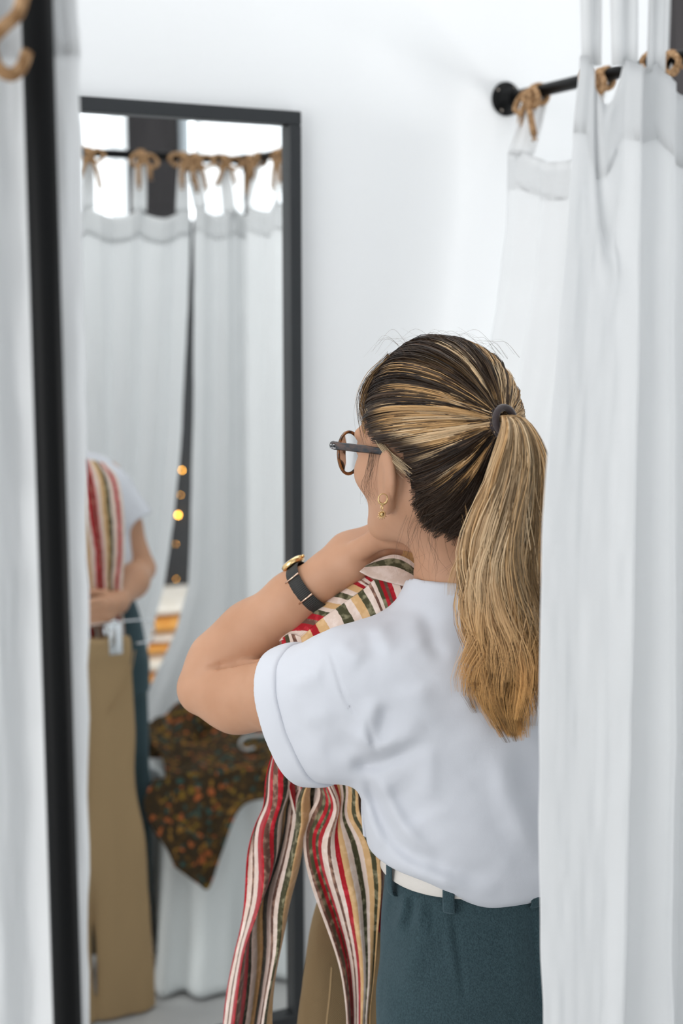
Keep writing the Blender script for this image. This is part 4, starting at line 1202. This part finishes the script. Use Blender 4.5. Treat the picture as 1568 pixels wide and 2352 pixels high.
for o, r_ in ((-0.0105, 0.0005), (-0.0095, 0.0024), (0.0095, 0.0024), (0.0105, 0.0005)):
    ring_ = [wc + wax * o + (w1 * math.cos(a) + w2 * math.sin(a)) * (r + r_) for a, r in zip(ths, wr)]
    rows.append(ring_ + [ring_[0]]); uvs.append([(k / 48 * 6.0, o * 50) for k in range(49)])
kid(mesh_obj('strap', np.array(rows).reshape(-1, 3), grid_faces(4, 49), M['strap'], uv=np.array(uvs).reshape(-1, 2)), wt)
for a in (0.72, 1.62):
    i = int(a / (2 * math.pi) * 48); d = w1 * math.cos(a) + w2 * math.sin(a); tq = -w1 * math.sin(a) + w2 * math.cos(a); c = wc + d * (wr[i] + 0.0032)
    kid(MB().tube([c - wax * 0.0112, c + wax * 0.0112], 0.0011, 8, flat=(1.3, 1)).build('keeper', M['rosegold']), wt)
d = nrm(w1 * math.cos(-0.35) + w2 * math.sin(-0.35)); c = wc + d * (wr[-2] + 0.0015)
kid(MB().tube([c, c + d * 0.001, c + d * 0.006, c + d * 0.0072], [0.0150, 0.0160, 0.0160, 0.0145], 32).build('case', M['gold']), wt)
M['dial'] = mat('white_dial', (0.85, 0.85, 0.83), 0.3)
kid(MB().tube([c + d * 0.0070, c + d * 0.0076], 0.0138, 32).build('dial', M['dial']), wt)
kid(MB().tube([c + d * 0.0035 + wax * 0.0160, c + d * 0.0035 + wax * 0.0190], 0.0022, 10).build('crown', M['gold']), wt)
# ================================================================== striped blouse held up in front of her
CR = (0.70, 0.56, 0.48); RD = (0.34, 0.003, 0.010); BR = (0.125, 0.055, 0.038); OL = (0.055, 0.052, 0.022); TN = (0.60, 0.37, 0.17); DG = (0.022, 0.024, 0.014)
SPK = {CR: (0.79, 0.66, 0.59), RD: (0.50, 0.02, 0.035), BR: (0.33, 0.19, 0.135), OL: (0.24, 0.22, 0.13), TN: (0.70, 0.46, 0.24), DG: (0.09, 0.085, 0.05)}
def stripe_mat(name, seq, axis=0, wob=0.012):
    m = mat(name, (0.7, 0.6, 0.5), 0.75, spec=0.2, Sheen_Weight=0.15)
    t, b = nodes(m); tot = sum(w for _, w in seq)
    uvn = N(t, 'ShaderNodeTexCoord'); sep = N(t, 'ShaderNodeSeparateXYZ'); t.links.new(uvn.outputs['UV'], sep.inputs[0])
    nz = N(t, 'ShaderNodeTexNoise', Scale=22.0, Detail=3.0); t.links.new(uvn.outputs['Object'], nz.inputs['Vector'])
    nz2 = N(t, 'ShaderNodeTexNoise', Scale=260.0, Detail=2.0); t.links.new(uvn.outputs['Object'], nz2.inputs['Vector'])
    a1 = N(t, 'ShaderNodeMath', operation='MULTIPLY_ADD'); t.links.new(nz.outputs[0], a1.inputs[0]); a1.inputs[1].default_value = wob * 2; t.links.new(sep.outputs[axis], a1.inputs[2])
    a2 = N(t, 'ShaderNodeMath', operation='MULTIPLY_ADD'); t.links.new(nz2.outputs[0], a2.inputs[0]); a2.inputs[1].default_value = wob * 0.7; t.links.new(a1.outputs[0], a2.inputs[2])
    a3 = N(t, 'ShaderNodeMath', operation='SUBTRACT'); t.links.new(a2.outputs[0], a3.inputs[0]); a3.inputs[1].default_value = wob * 1.35
    ramps = []
    for k in range(2):
        r = N(t, 'ShaderNodeValToRGB'); r.color_ramp.interpolation = 'CONSTANT'; x = 0.0
        for i, (c, w) in enumerate(seq):
            e = r.color_ramp.elements[0] if i == 0 else (r.color_ramp.elements[1] if i == 1 else r.color_ramp.elements.new(min(x / tot, 0.999)))
            e.position = min(x / tot, 0.999); e.color = (*(c if k == 0 else SPK[c]), 1); x += w
        t.links.new(a3.outputs[0], r.inputs[0]); ramps.append(r)
    n3 = N(t, 'ShaderNodeTexNoise', Scale=95.0, Detail=5.0); t.links.new(uvn.outputs['Object'], n3.inputs['Vector'])
    th = N(t, 'ShaderNodeMapRange'); th.inputs[1].default_value = 0.50; th.inputs[2].default_value = 0.64; t.links.new(n3.outputs[0], th.inputs[0])
    mx = N(t, 'ShaderNodeMix'); mx.data_type = 'RGBA'; t.links.new(th.outputs[0], mx.inputs[0]); t.links.new(ramps[0].outputs[0], mx.inputs[6]); t.links.new(ramps[1].outputs[0], mx.inputs[7])
    t.links.new(mx.outputs[2], b.inputs['Base Color'])
    add_bump(m, 1200, 0.2, 0.0004)
    return m
bl = empty('striped_blouse', (0.86, 1.60, 0.0))
tag(bl, 'cream blouse with red, olive, brown and tan stripes held up to the mirror', 'blouse')
def patch(name, rows, m, nr=40, nc=40, ripple=None, parent=bl, thick=0.0012):
    """rows: list (top to bottom) of lists of 3-D points (left to right), splined both ways; UV.x across, UV.y down"""
    R_ = np.array(rows, float); A = np.stack([spline(r, nc) for r in R_]); G = spline(A, nr)
    u, v_ = np.meshgrid(np.linspace(0, 1, nc), np.linspace(0, 1, nr))
    if ripple is not None: G = G + ripple(u, v_)
    o = mesh_obj(name, G.reshape(-1, 3), grid_faces(nr, nc), m, uv=np.stack([u.ravel(), v_.ravel()], 1)); adopt(o, parent)
    md = o.modifiers.new('thickness', 'SOLIDIFY'); md.thickness = thick; md.offset = 0
    return o
def px(row, d):  # pixel row -> points at depth(s) d
    d = np.broadcast_to(np.asarray(d, float), (len(row),)); return [P(a, b, c) for (a, b), c in zip(row, d)]
# back of the shoulder: vertical stripes between the shoulder seam and her T-shirt
SEAM = [(690, 1462), (735, 1424), (790, 1385), (832, 1356), (868, 1328), (912, 1338), (968, 1352)]
seq_y = [(TN, .10), (RD, .06), (TN, .08), (CR, .10), (OL, .075), (CR, .07), (TN, .085), (OL, .065), (CR, .07), (BR, .035), (CR, .045), (OL, .05), (RD, .05), (BR, .045), (RD, .055), (CR, .085), (BR, .035), (CR, .045), (RD, .05), (TN, .06)]
patch('back_yoke', [px(SEAM, [1.735, 1.733, 1.73, 1.728, 1.725, 1.718, 1.71]),
                    px([(697, 1490), (757, 1466), (818, 1436), (862, 1410), (893, 1395), (930, 1400), (975, 1400)], [1.722, 1.718, 1.714, 1.712, 1.71, 1.705, 1.70]),
                    px([(706, 1530), (775, 1520), (840, 1500), (884, 1480), (915, 1470), (945, 1470), (985, 1465)], [1.72, 1.712, 1.705, 1.70, 1.70, 1.70, 1.70])],
      stripe_mat('stripes_yoke', seq_y), 24, 60, lambda u, v_: (0.003 * np.sin(u * 19) * v_)[..., None] * HV)
# front of the shoulder: stripes running over the edge, then the front hanging down on the mirror side
seq_f = [(CR, .06), (RD, .07), (BR, .05), (RD, .06), (OL, .05), (CR, .04), (TN, .06), (CR, .07), (OL, .06), (CR, .06), (TN, .08), (RD, .05), (CR, .03), (BR, .03), (CR, .05), (RD, .05), (BR, .04), (RD, .05), (OL, .06), (CR, .04), (BR, .05), (CR, .05)]
EDGE = [(640, 1475), (668, 1420), (720, 1385), (765, 1350), (805, 1322), (832, 1308), (850, 1300)]
S2 = [(693, 1463), (735, 1424), (782, 1391), (822, 1362), (848, 1342), (868, 1329), (880, 1322)]
low = [(637, 1530), (662, 1530), (700, 1530), (745, 1530), (790, 1530), (830, 1530), (860, 1530)]
sh_rows = [px(S2, 1.733), px([((a + c) / 2, (b + d) / 2 - 4) for (a, b), (c, d) in zip(S2, EDGE)], 1.752), px(EDGE, [1.76, 1.775, 1.785, 1.79, 1.795, 1.80, 1.80]), px([(a + 6, b + 22) for a, b in EDGE], 1.815), px(low, 1.825)]
patch('front_shoulder', sh_rows, stripe_mat('stripes_shoulder', seq_f), 40, 60)
patch('shoulder_drop', [px([(690, 1462), (664, 1456), (645, 1470), (637, 1492)], [1.734, 1.748, 1.757, 1.765]), px([(705, 1500), (672, 1490), (650, 1498), (634, 1515)], [1.724, 1.742, 1.757, 1.770]), px([(715, 1560), (680, 1555), (655, 1555), (630, 1560)], [1.724, 1.745, 1.762, 1.78])],
      stripe_mat('stripes_drop', [(CR, .16), (BR, .12), (CR, .1), (OL, .14), (RD, .16), (BR, .14), (RD, .12), (CR, .12)]), 20, 24)
# front panel facing the mirror
def Wp(x, y, z): return np.array([x, y, z])
seq_p = [(CR, .04), (RD, .03), (BR, .025), (RD, .03), (CR, .05), (TN, .045), (CR, .04), (OL, .035), (CR, .04), (TN, .05), (RD, .03), (CR, .05), (BR, .025), (CR, .035), (RD, .035), (OL, .03), (CR, .05), (TN, .045), (CR, .04), (RD, .03), (BR, .025), (RD, .03), (CR, .05), (TN, .045), (OL, .035), (CR, .04), (RD, .03), (CR, .04)]
fr_rows = []
for z, x0, x1, y0 in ((1.325, .78, 0.975, 1.585), (1.29, .735, 1.00, 1.60), (1.22, .725, 1.008, 1.612), (1.12, .765, 1.005, 1.618), (1.02, .80, 0.995, 1.62), (0.92, .83, 1.0, 1.625), (0.80, .835, 1.01, 1.63)):
    s = np.linspace(0, 1, 9); fr_rows.append([Wp(x0 + (x1 - x0) * k, y0 + 0.018 * math.sin(k * 3.14), z + (0.018 * math.sin(k * 3.14) if z > 1.32 else 0)) for k in s])
patch('front_panel', fr_rows, stripe_mat('stripes_front', seq_p), 70, 90, lambda u, v_: (0.011 * np.sin(u * 26 + 1.5 * np.sin(v_ * 4)) * ss(0.05, 0.5, v_))[..., None] * np.array([0, 1.0, 0]))
# sleeve and side hanging below her arm
LB = [[(622, 1640), (655, 1640), (690, 1640), (735, 1640)], [(628, 1690), (655, 1690), (690, 1700), (738, 1740)], [(612, 1780), (640, 1785), (680, 1790), (728, 1800)], [(600, 1850), (630, 1850), (668, 1850), (714, 1856)], [(590, 1905), (618, 1905), (655, 1905), (700, 1905)],
      [(574, 2000), (605, 2000), (640, 2000), (688, 1980)], [(553, 2100), (585, 2100), (615, 2100), (652, 2090)], [(536, 2200), (568, 2200), (598, 2200), (644, 2200)], [(505, 2352), (545, 2352), (585, 2352), (634, 2352)], [(490, 2460), (530, 2460), (575, 2460), (630, 2460)]]
seq_l = [(RD, .03), (CR, .07), (BR, .035), (CR, .08), (RD, .10), (BR, .10), (RD, .07), (DG, .06), (CR, .09), (TN, .10), (DG, .06), (CR, .07), (BR, .04), (CR, .06), (OL, .07), (TN, .12)]
def rip_l(u, v_):
    a = 0.020 * ss(0.0, 0.5, v_) + 0.008
    w = np.sin(u * 10.5 + 1.6 * v_ + 0.5) + 0.22 * np.sin(u * 26 - 3 * v_)
    return (a * w * np.minimum(1, 8 * (1 - u)) )[..., None] * HV + (0.0035 * np.sin(v_ * 21 + u * 6) + 0.004 * np.sin(v_ * 9 + u * 9))[..., None] * RV
patch('left_sleeve', [px(r, [1.80, 1.795, 1.79, 1.785]) for r in LB], stripe_mat('stripes_sleeve', seq_l, wob=0.016), 120, 80, rip_l)
RB = [[(690, 1690), (725, 1690), (765, 1690), (815, 1690)], [(702, 1770), (735, 1770), (772, 1770), (815, 1770)], [(712, 1830), (745, 1830), (782, 1830), (832, 1830)], [(704, 1885), (742, 1885), (785, 1885), (850, 1885)], [(712, 1950), (752, 1950), (805, 1950), (870, 1950)],
      [(730, 2050), (772, 2050), (825, 2050), (876, 2040)], [(748, 2150), (785, 2150), (828, 2150), (868, 2150)], [(772, 2250), (800, 2250), (832, 2250), (860, 2250)], [(800, 2352), (818, 2352), (835, 2352), (850, 2352)], [(815, 2450), (830, 2450), (845, 2450), (862, 2450)]]
seq_r = [(CR, .05), (BR, .05), (OL, .06), (RD, .06), (OL, .05), (RD, .06), (CR, .09), (BR, .045), (CR, .07), (RD, .07), (TN, .085), (CR, .075), (OL, .07), (CR, .065), (TN, .08), (OL, .06), (TN, .05)]
def rip_r(u, v_):
    w = np.sin(u * 9 + 1.2 * np.sin(v_ * 6)) + 0.25 * np.sin(u * 24 + 4 * v_)
    k = np.exp(-((v_ - 0.30) / 0.10) ** 2)
    return ((0.006 + 0.008 * (1 - u)) * w)[..., None] * HV + ((0.010 * np.sin(v_ * 12 - 1.0) * (1 - u) + 0.010 * k * np.sin(u * 5)) )[..., None] * RV
patch('blouse_side', [px(r, [1.765, 1.755, 1.745, 1.735]) for r in RB], stripe_mat('stripes_side', seq_r, wob=0.016), 120, 70, rip_r)
# link between the two hanging parts under the cuff
patch('underarm', [px([(640, 1650), (700, 1650), (800, 1650)], 1.80), px([(640, 1740), (700, 1745), (800, 1745)], 1.80), px([(655, 1800), (700, 1815), (770, 1800)], 1.795), px([(672, 1860), (704, 1882), (740, 1870)], 1.79)],
      stripe_mat('stripes_underarm', [(CR, .12), (RD, .12), (BR, .08), (CR, .1), (RD, .14), (OL, .12), (CR, .1), (BR, .08), (RD, .14)]), 30, 30, lambda u, v_: (0.008 * np.sin(u * 20 + 3 * v_))[..., None] * HV)
# collar: folded band round the neck opening
seq_c = [(TN, .26), (CR, .20), (OL, .17), (CR, .37)]
CT = [(842, 1300), (872, 1284), (905, 1276), (936, 1286), (958, 1308), (970, 1340)]
CB = [(826, 1312), (852, 1326), (880, 1334), (910, 1342), (940, 1348), (972, 1352)]
mid = [((a + c) / 2 + 2, (b + d) / 2 - 1) for (a, b), (c, d) in zip(CT, CB)]
patch('collar', [px([(a + 3, b + 14) for a, b in CT], 1.742), px(CT, 1.735), px(mid, 1.722), px(CB, 1.712)], stripe_mat('stripes_collar', seq_c, axis=1, wob=0.02), 26, 50, thick=0.002)
patch('collar_inside', [px([(860, 1296), (890, 1262), (930, 1250), (965, 1262)], 1.765), px([(866, 1310), (900, 1296), (935, 1300), (968, 1318)], 1.755), px([(880, 1330), (910, 1335), (940, 1340), (972, 1350)], 1.745)], stripe_mat('tan_inside', [(TN, 1.0), (TN, .2)], axis=1), 16, 24)

# ================================================================== khaki trousers on a clip hanger, held behind the blouse
M['khaki'] = _twill(mat('khaki_twill', (0.40, 0.275, 0.145), 0.85, spec=0.2), 1500, 0.8)
kh = empty('held_trousers', (0.90, 1.66, 0.0)); tag(kh, 'khaki twill trousers hanging from a clip hanger under the striped blouse', 'trousers')
def f_kh(p):
    q = p - np.array([0.0, 1.680, 0.0]); z = p[:, 2]
    x0 = np.interp(z, [0.03, 0.45, 0.74, 0.87, 0.93], [0.730, 0.755, 0.797, 0.830, 0.838]); x1 = np.interp(z, [0.0, 0.4, 0.7, 0.93], [1.05, 1.02, 0.998, 0.985])
    cx, hw_ = (x0 + x1) / 2, (x1 - x0) / 2
    legs = None
    for s in (-1, 1):
        c = cx + s * hw_ * 0.5; k = ss(0.72, 0.60, z)
        X = (p[:, 0] - c) / (hw_ * 0.5 + 0.004 - 0.006 * k); Y = q[:, 1] / 0.020
        dd_ = ((np.abs(X) ** 3 + np.abs(Y) ** 3) ** (1 / 3) - 1) * 0.020
        legs = dd_ if legs is None else smin(legs, dd_, 0.006)
    d = np.maximum(legs, np.maximum(z - 0.93, 0.006 - z))
    d = d - 0.003 * vnoise(p * np.array([30, 30, 7])) - 0.002 * np.exp(-((z - 0.905) / 0.028) ** 4)
    return d
v, q = iso_mesh(f_kh, (0.67, 1.62, -0.01), (1.08, 1.74, 0.945), 0.0045, slack=2.0)
adopt(mesh_obj('trouser_legs', v, q, M['khaki']), kh)
adopt(MB().tube(spline([P(762, 2222, 1.815), P(757, 2290, 1.815), P(750, 2352, 1.815), P(745, 2420, 1.815)], 10), 0.0016, 6).build('pocket_seam', M['khaki']), kh)
adopt(MB().tube(spline([Wp(1.0, 1.703, 0.90), Wp(0.985, 1.704, 0.84), Wp(0.955, 1.705, 0.79), Wp(0.93, 1.705, 0.76)], 12), 0.0014, 6).build('pocket_seam', M['khaki']), kh)
M['chrome'] = mat('chrome', (0.72, 0.75, 0.78), 0.15, 1.0)
hg = empty('clip_hanger', (0.92, 1.680, 0.93)); tag(hg, 'metal clip hanger at the waist of the khaki trousers', 'hanger')
bar = [Wp(0.80, 1.680, 0.962), Wp(0.90, 1.680, 0.965), Wp(1.02, 1.680, 0.965), Wp(1.052, 1.680, 0.955), Wp(1.056, 1.680, 0.925), Wp(1.045, 1.680, 0.912), Wp(1.01, 1.680, 0.910)]
adopt(MB().tube(spline(bar, 40), 0.0018, 8).build('wire_bar', M['chrome']), hg)
for x in (0.835, 0.955):
    m = MB(); m.box((x - 0.016, 1.659, 0.895), (x + 0.016, 1.663, 0.968), 0.001); m.box((x - 0.016, 1.699, 0.895), (x + 0.016, 1.704, 0.968), 0.001); m.tube([Wp(x - .017, 1.680, .958), Wp(x + .017, 1.680, .958)], 0.006, 10)
    adopt(m.build('clip', M['chrome']), hg)
# ================================================================== bench with a white cloth and a floral blouse (seen in the mirror)
bn = empty('bench', (1.33, 1.42, 0)); tag(bn, 'low wooden bench hidden under a white cloth beside the woman', 'bench')
M['wood'] = add_mottle(mat('pale_wood', (0.4, 0.27, 0.16), 0.5), (0.36, 0.24, 0.14), (0.48, 0.33, 0.2), 5, stretch=(1, 8, 8))
bx0, bx1, by0, by1, bz = 1.14, 1.50, 1.16, 1.56, 0.50
adopt(box_obj('seat', (bx0 + .02, by0 + .02, bz - .035), (bx1 - .02, by1 - .02, bz - .005), M['wood'], bev=.003), bn)
for x in (bx0 + .03, bx1 - .065):
    for y in (by0 + .03, by1 - .065):
        adopt(box_obj('leg', (x, y, 0), (x + .035, y + .035, bz - .035), M['wood'], bev=.002), bn)
# cloth: draped over the seat down to the floor, flaring at the bottom
n = 160; th = np.linspace(0, 2 * math.pi, n, endpoint=False)
def sq(th, a, b, e=6.0):
    c, s = np.cos(th), np.sin(th); r = (np.abs(c / a) ** e + np.abs(s / b) ** e) ** (-1 / e); return r * c, r * s
cx, cy = (bx0 + bx1) / 2, (by0 + by1) / 2; rows = []
for k, (sc, z, am) in enumerate([(0.05, bz + .006, 0), (0.6, bz + .006, 0), (0.93, bz + .006, 0), (0.985, bz + .003, 0), (1.0, bz - .01, .002), (1.02, bz - .10, .006), (1.05, .30, .010), (1.10, .15, .014), (1.16, .012, .018)]):
    x, y = sq(th, (bx1 - bx0) / 2 * (sc if sc < 1 else 1) + max(0, sc - 1) * .10, (by1 - by0) / 2 * (sc if sc < 1 else 1) + max(0, sc - 1) * .30)
    w = 1 + am / .2 * (np.sin(th * 11) + .5 * np.sin(th * 19 + 1))
    fl = max(0, sc - 1) / .16; yy = cy + y * w; fr_ = ss(cy, by1 - .02, yy); xx = cx + x * w
    yy = yy + .085 * fl * fr_; xx = np.where(xx < cx, xx - .06 * fl * fr_, xx)
    rows.append(np.stack([np.clip(xx, 1.115 - .055 * fl * ss(1.52, 1.60, yy), 1.505), yy, np.full(n, z)], 1))
G = spline(np.array(rows), 60); G = np.concatenate([G, G[:, :1]], 1)
co = mesh_obj('draped_cloth', G.reshape(-1, 3), grid_faces(60, n + 1), cloth_mat('white_throw', (0.80, 0.83, 0.83), 0.08)); tag(co, 'white cloth draped over the bench down to the floor, seen in the mirror', 'cloth')
md = co.modifiers.new('thickness', 'SOLIDIFY'); md.thickness = 0.002; md.offset = 1
# floral blouse thrown over the bench, one corner hanging over the front
def floral():
    m = mat('floral_print', (0.1, 0.06, 0.03), 0.8, spec=0.2); t, b = nodes(m); c = coords(t, 'Object', (1, 1, 1))
    nzz = N(t, 'ShaderNodeTexNoise', Scale=30.0, Detail=2.0); t.links.new(c, nzz.inputs['Vector'])
    mxv = N(t, 'ShaderNodeMix'); mxv.data_type = 'RGBA'; mxv.inputs[0].default_value = 0.04; t.links.new(c, mxv.inputs[6]); t.links.new(nzz.outputs[1], mxv.inputs[7])
    vo = N(t, 'ShaderNodeTexVoronoi', Scale=68.0); t.links.new(mxv.outputs[2], vo.inputs['Vector'])
    sp = N(t, 'ShaderNodeSeparateColor'); t.links.new(vo.outputs['Color'], sp.inputs[0])
    r = N(t, 'ShaderNodeValToRGB'); r.color_ramp.interpolation = 'CONSTANT'; r.color_ramp.elements[1].position = 0.3
    cs = [(0.0, (.060, .034, .012)), (0.22, (.12, .062, .016)), (.42, (.42, .115, .035)), (.58, (.22, .13, .02)), (.72, (.035, .085, .075)), (.88, (.30, .15, .03))]
    for i, (pp, cc) in enumerate(cs):
        e = r.color_ramp.elements[i] if i < 2 else r.color_ramp.elements.new(pp)
        e.position = pp; e.color = (*cc, 1)
    t.links.new(sp.outputs[0], r.inputs[0]); r2 = N(t, 'ShaderNodeMapRange'); r2.inputs[1].default_value = 0.0; r2.inputs[1].default_value = 0.35; r2.inputs[2].default_value = 0.55; r2.inputs[3].default_value = 1.0; r2.inputs[4].default_value = 0.0
    t.links.new(vo.outputs['Distance'], r2.inputs[0])
    mx = N(t, 'ShaderNodeMix'); mx.data_type = 'RGBA'; mx.inputs[6].default_value = (.040, .026, .012, 1); t.links.new(r.outputs[0], mx.inputs[7]); t.links.new(r2.outputs[0], mx.inputs[0]); t.links.new(mx.outputs[2], b.inputs['Base Color'])
    return m
M['floral'] = floral()
fb = empty('floral_blouse', (1.30, 1.45, bz)); tag(fb, 'dark brown floral blouse thrown over the white cloth, seen in the mirror', 'blouse')
def vm(pxx, pyy, Y):
    """world point on the plane Y whose mirror image falls on the pixel"""
    xc = (pxx - 784) / FPX; yc = (1176 - pyy) / FPX; d = RV * xc + HV * (CP + yc * SP) + np.array([0, 0, -SP + yc * CP])
    k = (2 * MIRY - Y) / d[1]; q = d * k + np.array([0, 0, CAMZ]); q[1] = Y; return q
# upper body lies on the seat; front part folds over the edge
top = []
for y, z in ((1.20, bz + .06), (1.30, bz + .045), (1.42, bz + .03), (1.52, bz + .025), (by1 + .012, bz + .012)):
    top.append([np.array([x, y + .012 * math.sin(i * 2 + y * 9), z + .012 * math.sin(i * 1.7 + y * 20)]) for i, x in enumerate(np.linspace(1.10 + (0.03 if y > 1.5 else 0.06), 1.50, 7))])
fy = by1 + .035
fl_rows = [
    [vm(x, y, fy + .012) for x, y in ((352, 1790), (400, 1780), (450, 1775), (500, 1770), (560, 1765), (610, 1760), (660, 1755))],
    [vm(x, y, fy + .032) for x, y in ((330, 1840), (385, 1840), (440, 1840), (490, 1835), (545, 1825), (600, 1812), (660, 1800))],
    [vm(x, y, fy + .050) for x, y in ((345, 1895), (395, 1900), (440, 1905), (485, 1900), (530, 1870), (580, 1832), (650, 1812))],
    [vm(x, y, fy + .062) for x, y in ((378, 1945), (410, 1960), (445, 1972), (480, 1970), (518, 1905), (565, 1845), (645, 1820))],
    [vm(x, y, fy + .072) for x, y in ((400, 1990), (425, 2010), (452, 2028), (482, 2042), (506, 1960), (556, 1856), (640, 1828))]]
patch('body_on_seat', top, M['floral'], 40, 50, lambda u, v_: (0.006 * np.sin(u * 22 + 4 * v_))[..., None] * np.array([0, 0, 1.0]), parent=fb)
patch('hanging_front', fl_rows, M['floral'], 40, 50, lambda u, v_: (0.006 * np.sin(u * 18 + 2 * v_))[..., None] * np.array([0, 1.0, 0]), parent=fb)
# heap at the back of the seat
def f_heap(p):
    d = ell(p, (1.36, 1.22, bz + .05), (.15, .06, .07)); d = smin(d, ell(p, (1.22, 1.27, bz + .02), (.09, .07, .03)), .04)
    return d - .010 * vnoise(p * 24)
v, q = iso_mesh(f_heap, (1.08, 1.12, bz - .03), (1.54, 1.38, bz + .16), .006, slack=2)
adopt(mesh_obj('bunched_sleeve', v, q, M['floral']), fb)
M['plastic'] = mat('pale_plastic', (0.62, 0.64, 0.63), 0.35)
hk = empty('clothes_hanger', (1.36, 1.45, bz + .05)); tag(hk, 'pale plastic clothes hanger in the floral blouse, hook showing', 'hanger')
HY = 1.44
hp_ = [vm(640, 1688, HY), vm(600, 1690, HY), vm(565, 1693, HY), vm(551, 1708, HY), vm(562, 1722, HY), vm(584, 1718, HY)]
adopt(MB().tube(spline(hp_, 30), 0.0042, 8).build('hook', M['plastic']), hk)
adopt(MB().tube(spline([vm(640, 1688, HY), vm(680, 1700, HY), vm(720, 1745, HY)], 12), 0.0045, 8).build('shoulder_bar', M['plastic']), hk)

# ================================================================== beyond the curtain gap: charcoal screen, fairy lights, striped cushions
M['charcoal'] = add_bump(mat('charcoal_panel', (0.055, 0.057, 0.06), 0.7, spec=0.2), 60, .15, .001)
SY = -1.55
sx0, sx1 = far_x(300, SY), far_x(452, SY)
scr = tag(box_obj('charcoal_screen', (sx0, SY - .04, 0.0), (sx1, SY, 2.10), M['charcoal'], bev=.004), 'charcoal screen with fairy lights, seen through the curtain gap', 'screen')
def far_z(pyy, pxx, y):
    return vm(pxx, pyy, y)[2]
M['bulb'] = bpy.data.materials.new('fairy_light_glow'); M['bulb'].use_nodes = True
_t = M['bulb'].node_tree; _e = N(_t, 'ShaderNodeEmission', Strength=26.0); _e.inputs[0].default_value = (1.0, 0.45, 0.06, 1); _t.links.new(_e.outputs[0], _t.nodes['Material Output'].inputs[0])
M['wire'] = mat('dark_wire', (0.03, 0.03, 0.03), 0.6)
st = empty('fairy_lights', (0, 0, 0)); tag(st, 'string of small amber fairy lights on the charcoal screen', 'lights')
wp = []
for i, (x, y, r) in enumerate(((418, 1080, .0035), (415, 1137, .0018), (409, 1183, .0055), (404, 1250, .0014), (405, 1330, .0016), (404, 1360, .0055))):
    c = vm(x, y, SY + .02); wp.append(c)
    vv, qq = iso_mesh(lambda p: ell(p, c, (r, r, r * 1.4)), c - r * 2, c + r * 2, r / 4, B=4)
    adopt(mesh_obj('bulb', vv, qq, M['bulb']), st)
adopt(MB().tube(spline([wp[0] + (0, 0, .3)] + [w + (0, -.008, 0) for w in wp] + [wp[-1] + (0.05, -.005, -.3)], 50), .0018, 6).build('wire', M['wire']), st)
M['orange'] = add_mottle(mat('orange_fabric', (0.8, 0.35, 0.06), 0.8), (0.75, 0.30, 0.05), (0.85, 0.45, 0.12), 12)
M['cream'] = add_mottle(mat('cream_fabric', (0.85, 0.78, 0.68), 0.85), (0.82, 0.74, 0.62), (0.9, 0.84, 0.76), 10)
CY = -1.15; cxx = far_x(392, CY); zc = 0.0
zs = [far_z(a, 392, CY) for a in (1366, 1392, 1432, 1452, 1476, 1520, 1545, 1600)]
prev = 0.0; items = []
bounds = [(zs[1], zs[0], 'cream'), (zs[2], zs[1], 'orange'), (zs[3], zs[2], 'cream'), (zs[4], zs[3], 'orange'), (zs[5], zs[4], 'cream'), (zs[6], zs[5], 'orange')]
pb = [b for b in bounds]
lab = {0: 'cream cushion topmost of the cushion pile, seen in the mirror', 1: 'orange cushion second from the top of the pile', 2: 'cream cushion third from the top of the pile', 3: 'orange cushion fourth from the top of the pile', 4: 'cream cushion fifth from the top of the pile', 5: 'orange cushion at the bottom of the pile'}
def cushion(z0, z1, m, label, dx):
    c = np.array([cxx + dx, CY - 0.02, (z0 + z1) / 2]); h = (z1 - z0) / 2
    def f(p):
        q = np.abs((p - c) / np.array([.26, .24, h])); return ((q[:, 0] ** 4 + q[:, 1] ** 4 + q[:, 2] ** 2.5) ** .3 - 1) * h
    v, q = iso_mesh(f, c - (.30, .28, h + .02), c + (.30, .28, h + .02), .012, slack=3)
    o = mesh_obj('cushion', v, q, M[m]); tag(o, label, 'cushion', 'pile of cushions'); return o
for i, (z0, z1, m) in enumerate(bounds): cushion(z0, z1, M_ if False else m, lab[i], 0.02 * ((i * 7) % 3 - 1))
base_z = bounds[-1][0]
